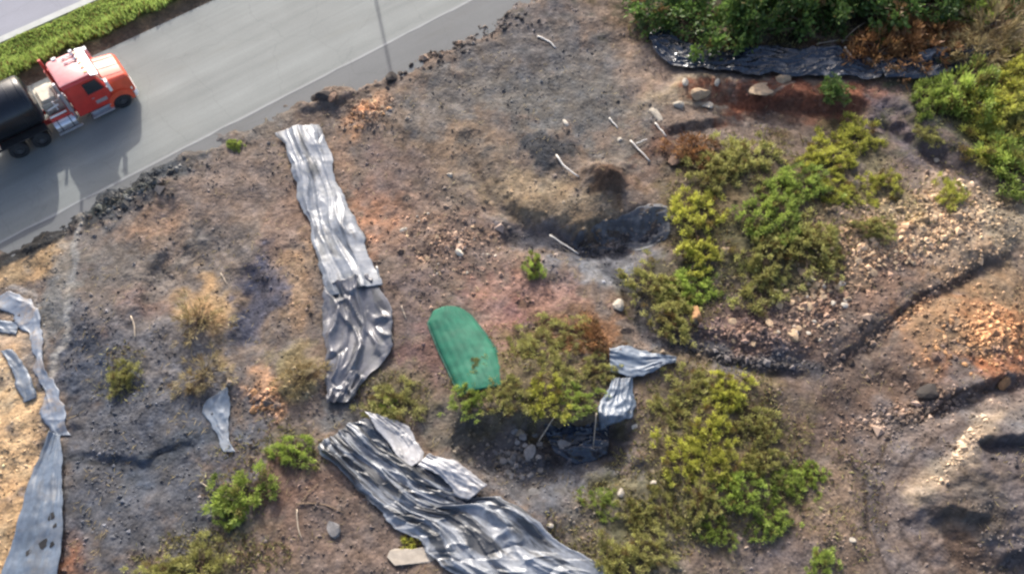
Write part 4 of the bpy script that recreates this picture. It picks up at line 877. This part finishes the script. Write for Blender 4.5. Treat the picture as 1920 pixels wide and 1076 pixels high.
M_PINK = simple("sky_glare_red_paint", (.60, .24, .23), .42, 0, .15, 2.5, .5, 0, .15); M_WHITE = simple("white_paint", (.74, .73, .69), .4, 0, .08, 2); M_CREAM = simple("cream_deck", (.52, .47, .38), .7, 0, .2, 3)  # pink of the roof: sky glare on red paint, put into the colour
M_CHROME = simple("dull_aluminium", (.55, .55, .57), .35, .8, .12, 4); M_TYRE = simple("tyre_rubber", (.018, .018, .019), .8, 0, .2, 8); M_TANK = simple("black_tank_paint", (.008, .010, .014), .30, 0, .3, 1.2, .5, 0, .1); M_TANK.node_tree.nodes["Principled BSDF"].inputs["IOR"].default_value = 1.45
M_RIM = simple("dirty_steel_rim", (.07, .07, .073), .6, .3, .2, 6)
M_FRAME = simple("dark_chassis", (.03, .028, .028), .7); M_GLASS = simple("tinted_glass", (.015, .02, .025), .08, 0, .1, 2, .8); M_LAMP = simple("lamp_lens", (.7, .66, .55), .15); M_AMBER = simple("amber_lens", (.7, .28, .03), .2)
M_DECAL = simple("faded_lettering", (.40, .13, .14), .5)
def truck():
    u0 = road_uv(*G0(262, 190)); s0 = 1.15 + np.mean([road_uv(*G0(*q))[1] for q in ((30, 300), (70, 280), (230, 203))])
    o = road_pt(u0[0] + .25, s0); t = empty("tanker_truck", (o[0], o[1], .004), math.atan2(RU[1], RU[0]))
    tag(t, "orange-red long-nosed tanker truck with a black tank driving on the asphalt road", "truck")
    # hood: narrow, rounded, sloping to the front
    def sec(x, w, zb, zt, c): return [(x, -w, zb), (x, -w, zt - c), (x, -w + c * .45, zt - c * .35), (x, -w + c * 1.3, zt), (x, w - c * 1.3, zt), (x, w - c * .45, zt - c * .35), (x, w, zt - c), (x, w, zb)]
    bm = bm_new(); bm_loft(bm, [sec(-.04, 1.0, .70, 1.84, .16), sec(-.20, 1.1, .72, 2.02, .16), sec(-.85, 1.13, .95, 2.12, .15), sec(-1.36, 1.15, .8, 2.22, .14)]); hood = bm_obj("hood", bm, M_ORANGE, t, .03)
    bm = bm_new(); bm_box(bm, -.11, -.05, -.58, .58, .82, 1.52)
    for i in range(7): bm_box(bm, -.05, -.03, -.54, .54, .87 + i * .09, .91 + i * .09)
    bm_obj("grille", bm, M_CHROME, hood, .01)
    for y in (-.02, -.72, .68):
        bm = bm_new(); bm_loft(bm, [[(x, y, z + .002), (x, y + .035, z + .002), (x, y + .035, z + .012), (x, y, z + .012)] for x, z in ((-.22, 2.024), (-.85, 2.123), (-1.33, 2.215))]); bm_obj("seam", bm, M_FRAME, hood)
    for sy in (-1, 1):
        bm = bm_new(); n = 12            # front fender: an arch over the wheel
        arc = [(-1.05 + .56 * math.cos(a), .50 + .50 * math.sin(a)) for a in np.linspace(-.15, math.pi + .1, n)]; arc2 = [(-1.05 + .70 * math.cos(a) * 1.1, .55 + .78 * math.sin(a)) for a in np.linspace(-.2, math.pi + .15, n)]
        rows = [[bm.verts.new((x, sy * yy, z)) for x, z in A] for A, yy in ((arc, 1.27), (arc2, 1.25), (arc2, 1.0), (arc, 1.0))]
        for r in range(4):
            for i in range(n - 1): bm.faces.new((rows[r][i], rows[r][i + 1], rows[(r + 1) % 4][i + 1], rows[(r + 1) % 4][i]))
        bm_obj("fender", bm, M_ORANGE, t, 0, True)
        bm = bm_new(); bm_box(bm, -.30, -.18, sy * .95 - .16, sy * .95 + .16, .88, 1.12); bm_obj("headlight", bm, M_LAMP, t, .04)
    bm = bm_new(); bm_loft(bm, [[(-.16, -1.18, .36), (-.02, -1.0, .36), (.02, 0, .36), (-.02, 1.0, .36), (-.16, 1.18, .36), (-.26, 1.18, .36), (-.26, -1.18, .36)], [(-.16, -1.18, .74), (-.02, -1.0, .74), (.02, 0, .74), (-.02, 1.0, .74), (-.16, 1.18, .74), (-.26, 1.18, .74), (-.26, -1.18, .74)]]); bm_obj("bumper", bm, M_WHITE, t, .03)
    # cab
    def cs(x, w, zb, zt, c): return sec(x, w, zb, zt, c)
    bm = bm_new(); bm_loft(bm, [cs(0, 1.2, .8, 2.12, .05), cs(-.04, 1.21, .8, 2.22, .06), cs(-.30, 1.19, .8, 3.02, .16), cs(-.5, 1.2, .8, 3.12, .18), cs(-1.95, 1.22, .8, 3.15, .18), cs(-2.12, 1.2, .8, 3.08, .18)]); cab = bm_obj("cab", bm, M_RED, t, .03)
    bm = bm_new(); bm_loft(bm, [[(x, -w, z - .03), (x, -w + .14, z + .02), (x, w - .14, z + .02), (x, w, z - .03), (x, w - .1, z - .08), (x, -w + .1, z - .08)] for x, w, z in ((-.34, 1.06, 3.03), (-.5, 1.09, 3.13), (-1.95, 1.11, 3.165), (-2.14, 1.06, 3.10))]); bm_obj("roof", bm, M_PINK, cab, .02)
    for sy in (-1, 1):
        yy = sy * 1.225
        bm = bm_new(); bm_box(bm, -1.15, -.14, yy - .02, yy + .02, .82, 1.95); dr = bm_obj("door", bm, M_RED, cab, .02)
        w_ = ((-1.1, 2.0), (-.14, 2.0), (-.36, 2.76), (-1.1, 2.78))
        bm = bm_new(); bm_loft(bm, [[(x, yy - .03, z) for x, z in w_], [(x, yy + .018, z) for x, z in w_]]); bm_obj("window", bm, M_GLASS, cab)
        bm = bm_new(); bm_box(bm, -1.05, -.9, yy + sy * .035 - .02, yy + sy * .035 + .02, 1.62, 1.67); bm_box(bm, -.95, -.3, yy + sy * .02 - .012, yy + sy * .02 + .012, 1.15, 1.4); bm_obj("handle", bm, M_CHROME, cab)
        bm = bm_new(); bm_cyl(bm, (-.05, sy * 1.2, 2.6), (.1, sy * 1.5, 2.6), .025, 8); bm_cyl(bm, (-.05, sy * 1.2, 2.0), (.1, sy * 1.5, 2.0), .025, 8); bm_box(bm, .02, .18, sy * 1.5 - .16, sy * 1.5 + .16, 1.9, 2.65); bm_obj("mirror", bm, M_WHITE, cab, .03)
        bm = bm_new(); bm_cyl(bm, (-2.3, sy * 1.08, .8), (-2.3, sy * 1.08, 3.5), .085, 14); bm_cyl(bm, (-2.3, sy * 1.08, 1.4), (-2.3, sy * 1.08, 2.7), .14, 14); bm_obj("exhaust_stack", bm, M_RED if sy > 0 else M_CHROME, cab, 0, True)
    bm = bm_new(); bm_loft(bm, [[(-.07, -1.05, 2.24), (-.07, 1.05, 2.24), (-.28, 1.0, 2.94), (-.28, -1.0, 2.94)], [(-.015, -1.05, 2.25), (-.015, 1.05, 2.25), (-.24, 1.0, 2.97), (-.24, -1.0, 2.97)]]); bm_obj("windshield", bm, M_GLASS, cab)
    bm = bm_new(); bm_loft(bm, [[(-.42, -1.2, 3.06), (-.42, 1.2, 3.06), (-.42, 1.2, 3.12), (-.42, -1.2, 3.12)], [(-.02, -1.22, 2.95), (-.02, 1.22, 2.95), (-.02, 1.22, 3.01), (-.02, -1.22, 3.01)]]); bm_obj("sun_visor", bm, M_WHITE, cab, .01)
    for i in range(5):
        bm = bm_new(); y = -.84 + i * .42; bm_loft(bm, [[(-.62, y - .07, 3.11), (-.62, y + .07, 3.11), (-.62, y + .05, 3.21), (-.62, y - .05, 3.21)], [(-.46, y - .07, 3.08), (-.46, y + .07, 3.08), (-.46, y + .05, 3.18), (-.46, y - .05, 3.18)]]); bm_obj("marker_light", bm, M_AMBER, cab)
    for sy in (.35, .75):
        bm = bm_new(); bm_cyl(bm, (-1.3, sy, 3.23), (-.75, sy, 3.23), .035, 10); bm_cyl(bm, (-.75, sy, 3.23), (-.56, sy, 3.23), .04, 12, .09); bm_box(bm, -1.2, -1.15, sy - .02, sy + .02, 3.12, 3.23); bm_box(bm, -.85, -.8, sy - .02, sy + .02, 3.12, 3.23); bm_obj("air_horn", bm, M_CHROME, cab, 0, True)
    bm = bm_new(); bm_box(bm, -.75, -.55, .95, 1.12, 3.13, 3.28); bm_box(bm, -1.75, -1.5, .95, 1.15, 3.14, 3.24); bm_obj("roof_box", bm, M_WHITE, cab, .03)
    cab.location = (-1.38, 0, 0)
    # chassis, deck, tanks, steps
    bm = bm_new(); bm_box(bm, -8.0, -.3, -.48, -.34, .62, .92); bm_box(bm, -8.0, -.3, .34, .48, .62, .92)
    for x in (-.6, -2, -4.4, -5.6, -6.9): bm_box(bm, x - .08, x + .08, -.34, .34, .66, .88)
    bm_obj("chassis", bm, M_RED, t, .01)
    bm = bm_new(); bm_box(bm, -4.95, -3.85, -.35, 1.15, .95, 1.85); bm_box(bm, -4.8, -4.0, -.25, 1.0, 1.85, 2.05); bm_obj("equipment_box", bm, M_CREAM, t, .06)
    bm = bm_new(); bm_box(bm, -3.82, -3.6, -1.15, -.65, .95, 2.3); bm_box(bm, -4.95, -3.85, -1.0, -.6, .98, 1.25); bm_obj("side_rack", bm, M_RED, t, .02)
    bm = bm_new(); bm_cyl(bm, (-4.3, -.5, 1.3), (-4.3, -.5, 2.0), .05, 8); bm_cyl(bm, (-4.8, -.45, 1.5), (-4.1, -.55, 1.7), .06, 8); bm_cyl(bm, (-4.9, -.85, 1.32), (-3.95, -.85, 1.32), .06, 8); bm_obj("hose", bm, M_WHITE, t, 0, True)
    for sy in (-1, 1):
        bm = bm_new(); bm_cyl(bm, (-4.95, sy * 1.0, .74), (-3.75, sy * 1.0, .74), .36, 24)
        ft = bm_obj("fuel_tank", bm, M_CHROME, t, .02)
        bm = bm_new(); bm_cyl(bm, (-4.7, sy * 1.0, .74), (-4.65, sy * 1.0, .74), .375, 24); bm_cyl(bm, (-4.05, sy * 1.0, .74), (-4.0, sy * 1.0, .74), .375, 24); bm_obj("strap", bm, M_FRAME, ft)
        bm = bm_new(); bm_box(bm, -2.95, -1.65, sy * 1.2 - .2, sy * 1.2 + .2, .38, .48); bm_box(bm, -2.9, -1.7, sy * 1.14 - .12, sy * 1.14 + .12, .68, .76); bm_box(bm, -2.85, -1.75, sy * 1.04 - .04, sy * 1.04 + .04, .38, .78); bm_obj("step", bm, M_CHROME, t, .01)
        bm = bm_new(); bm_box(bm, -5.0, -3.6, sy * 1.3 - .05, sy * 1.3 + .05, .30, .42); bm_obj("side_guard", bm, M_CHROME, t, .01)
    # trailer tank: elliptical shell with domed head and bands
    x0, x1, ry, rz, zc = -5.15, -16.2, 1.45, 1.32, 2.42; N = 48
    def ring(x, k): return [(x, ry * k * math.cos(6.28319 * i / N), zc + rz * k * math.sin(6.28319 * i / N)) for i in range(N)]
    bm = bm_new(); bm_loft(bm, [ring(x0 + .16, .5), ring(x0 + .10, .8), ring(x0 + .02, .95), ring(x0 - .1, 1.0)] + [ring(x, 1.0) for x in np.linspace(x0 - 1, x1 + .1, 9)] + [ring(x1, .95), ring(x1 - .15, .6)]); tk = bm_obj("tank", bm, M_TANK, t, 0, True)
    for x in (-5.4, -5.95, -6.8, -7.7, -9.5, -11.4, -13.3, -15.2):
        bm = bm_new(); bm_loft(bm, [ring(x - .03, 1.012), ring(x + .03, 1.012)]); bm_obj("band", bm, M_TANK, tk, .008)
    bm = bm_new(); bm_box(bm, -15.5, -6.8, -.25, .25, zc + rz - .02, zc + rz + .05); bm_obj("walkway", bm, M_FRAME, tk, .01)
    for x in (-8.2, -11, -13.8):
        bm = bm_new(); bm_cyl(bm, (x, 0, zc + rz), (x, 0, zc + rz + .2), .28, 20); bm_obj("hatch", bm, M_CHROME, tk, .02)
    bm = bm_new(); bm_box(bm, -16, -5.4, -.5, .5, .95, 1.15); bm_box(bm, -16, -6.3, -1.2, -1.12, .98, 1.1); bm_box(bm, -16, -6.3, 1.12, 1.2, .98, 1.1); bm_box(bm, -9.0, -8.9, -1.0, -.9, .35, 1.0); bm_box(bm, -9.0, -8.9, .9, 1.0, .35, 1.0); bm_obj("trailer_frame", bm, M_FRAME, t, .01)
    for sy in (-1, 1):
        bm = bm_new(); bm_box(bm, -7.9, -5.3, sy * 1.0 - .3, sy * 1.0 + .3, 1.09, 1.13); bm_box(bm, -5.34, -5.3, sy * 1.0 - .3, sy * 1.0 + .3, .7, 1.09); bm_obj("mudguard", bm, M_FRAME, t, .01)
    def wheel(x, sy, dual):
        w = .56 if dual else .30; yo = sy * 1.27; yi = sy * (1.27 - w)
        bm = bm_new(); N = 28
        pr = [(.30, 0), (.46, 0), (.51, .04), (.52, .10), (.52, w - .10), (.51, w - .04), (.46, w), (.30, w)]
        rows = [[bm.verts.new((x + r * math.cos(6.28319 * i / N), yo - sy * d, .52 + r * math.sin(6.28319 * i / N))) for i in range(N)] for r, d in pr]
        for j in range(len(rows)):
            for i in range(N): bm.faces.new((rows[j][i], rows[j][(i + 1) % N], rows[(j + 1) % len(rows)][(i + 1) % N], rows[(j + 1) % len(rows)][i]))
        we = empty("wheel", (0, 0, 0)); we.parent = t; bm_obj("tyre", bm, M_TYRE, we, 0, True)
        bm = bm_new(); bm_cyl(bm, (x, yo - sy * .10, .52), (x, yo - sy * .2, .52), .30, 24); bm_cyl(bm, (x, yo - sy * .02, .52), (x, yo - sy * .2, .52), .13, 16)
        for k in range(8): a = k * math.pi / 4; bm_cyl(bm, (x + .21 * math.cos(a), yo - sy * .07, .52 + .21 * math.sin(a)), (x + .21 * math.cos(a), yo - sy * .12, .52 + .21 * math.sin(a)), .025, 6)
        bm_obj("rim", bm, M_RIM, we)
    for sy in (-1, 1):
        wheel(-1.05, sy, False)
        for x in (-5.95, -7.25, -13.6, -14.9): wheel(x, sy, True)
truck()

# ------------------------------------------------------------------ lamp post on the verge, just beyond the top of the picture; its shadow crosses the road
def lamp_post():
    tip = np.array(G0(741, 172)); sd = np.array([math.cos(SH_AZ), math.sin(SH_AZ)])
    u, s = road_uv(*tip); ku, ks = sd @ RU, sd @ RN
    L = (ROAD_W + 1.6 - s) / -ks; base = tip - sd * L; hgt = L * math.tan(SUN_EL)
    t = empty("lamp_post", (base[0], base[1], .25)); tag(t, "tall grey lamp post standing on the grass verge above the road", "lamp post")
    m = simple("galvanised_steel", (.35, .36, .37), .5, .6)
    bm = bm_new(); bm_cyl(bm, (0, 0, -.3), (0, 0, hgt - .3), .16, 16, .10); bm_obj("pole", bm, m, t, 0, True)
    bm = bm_new(); bm_box(bm, -.25, .25, -.25, .25, -.25, .1); bm_obj("base", bm, simple("post_footing", (.3, .3, .29), .9), t, .03)
    bm = bm_new(); bm_box(bm, -.16, .16, -.35, .16, hgt - .42, hgt - .25); bm_obj("lamp_head", bm, m, t, .04)
lamp_post()
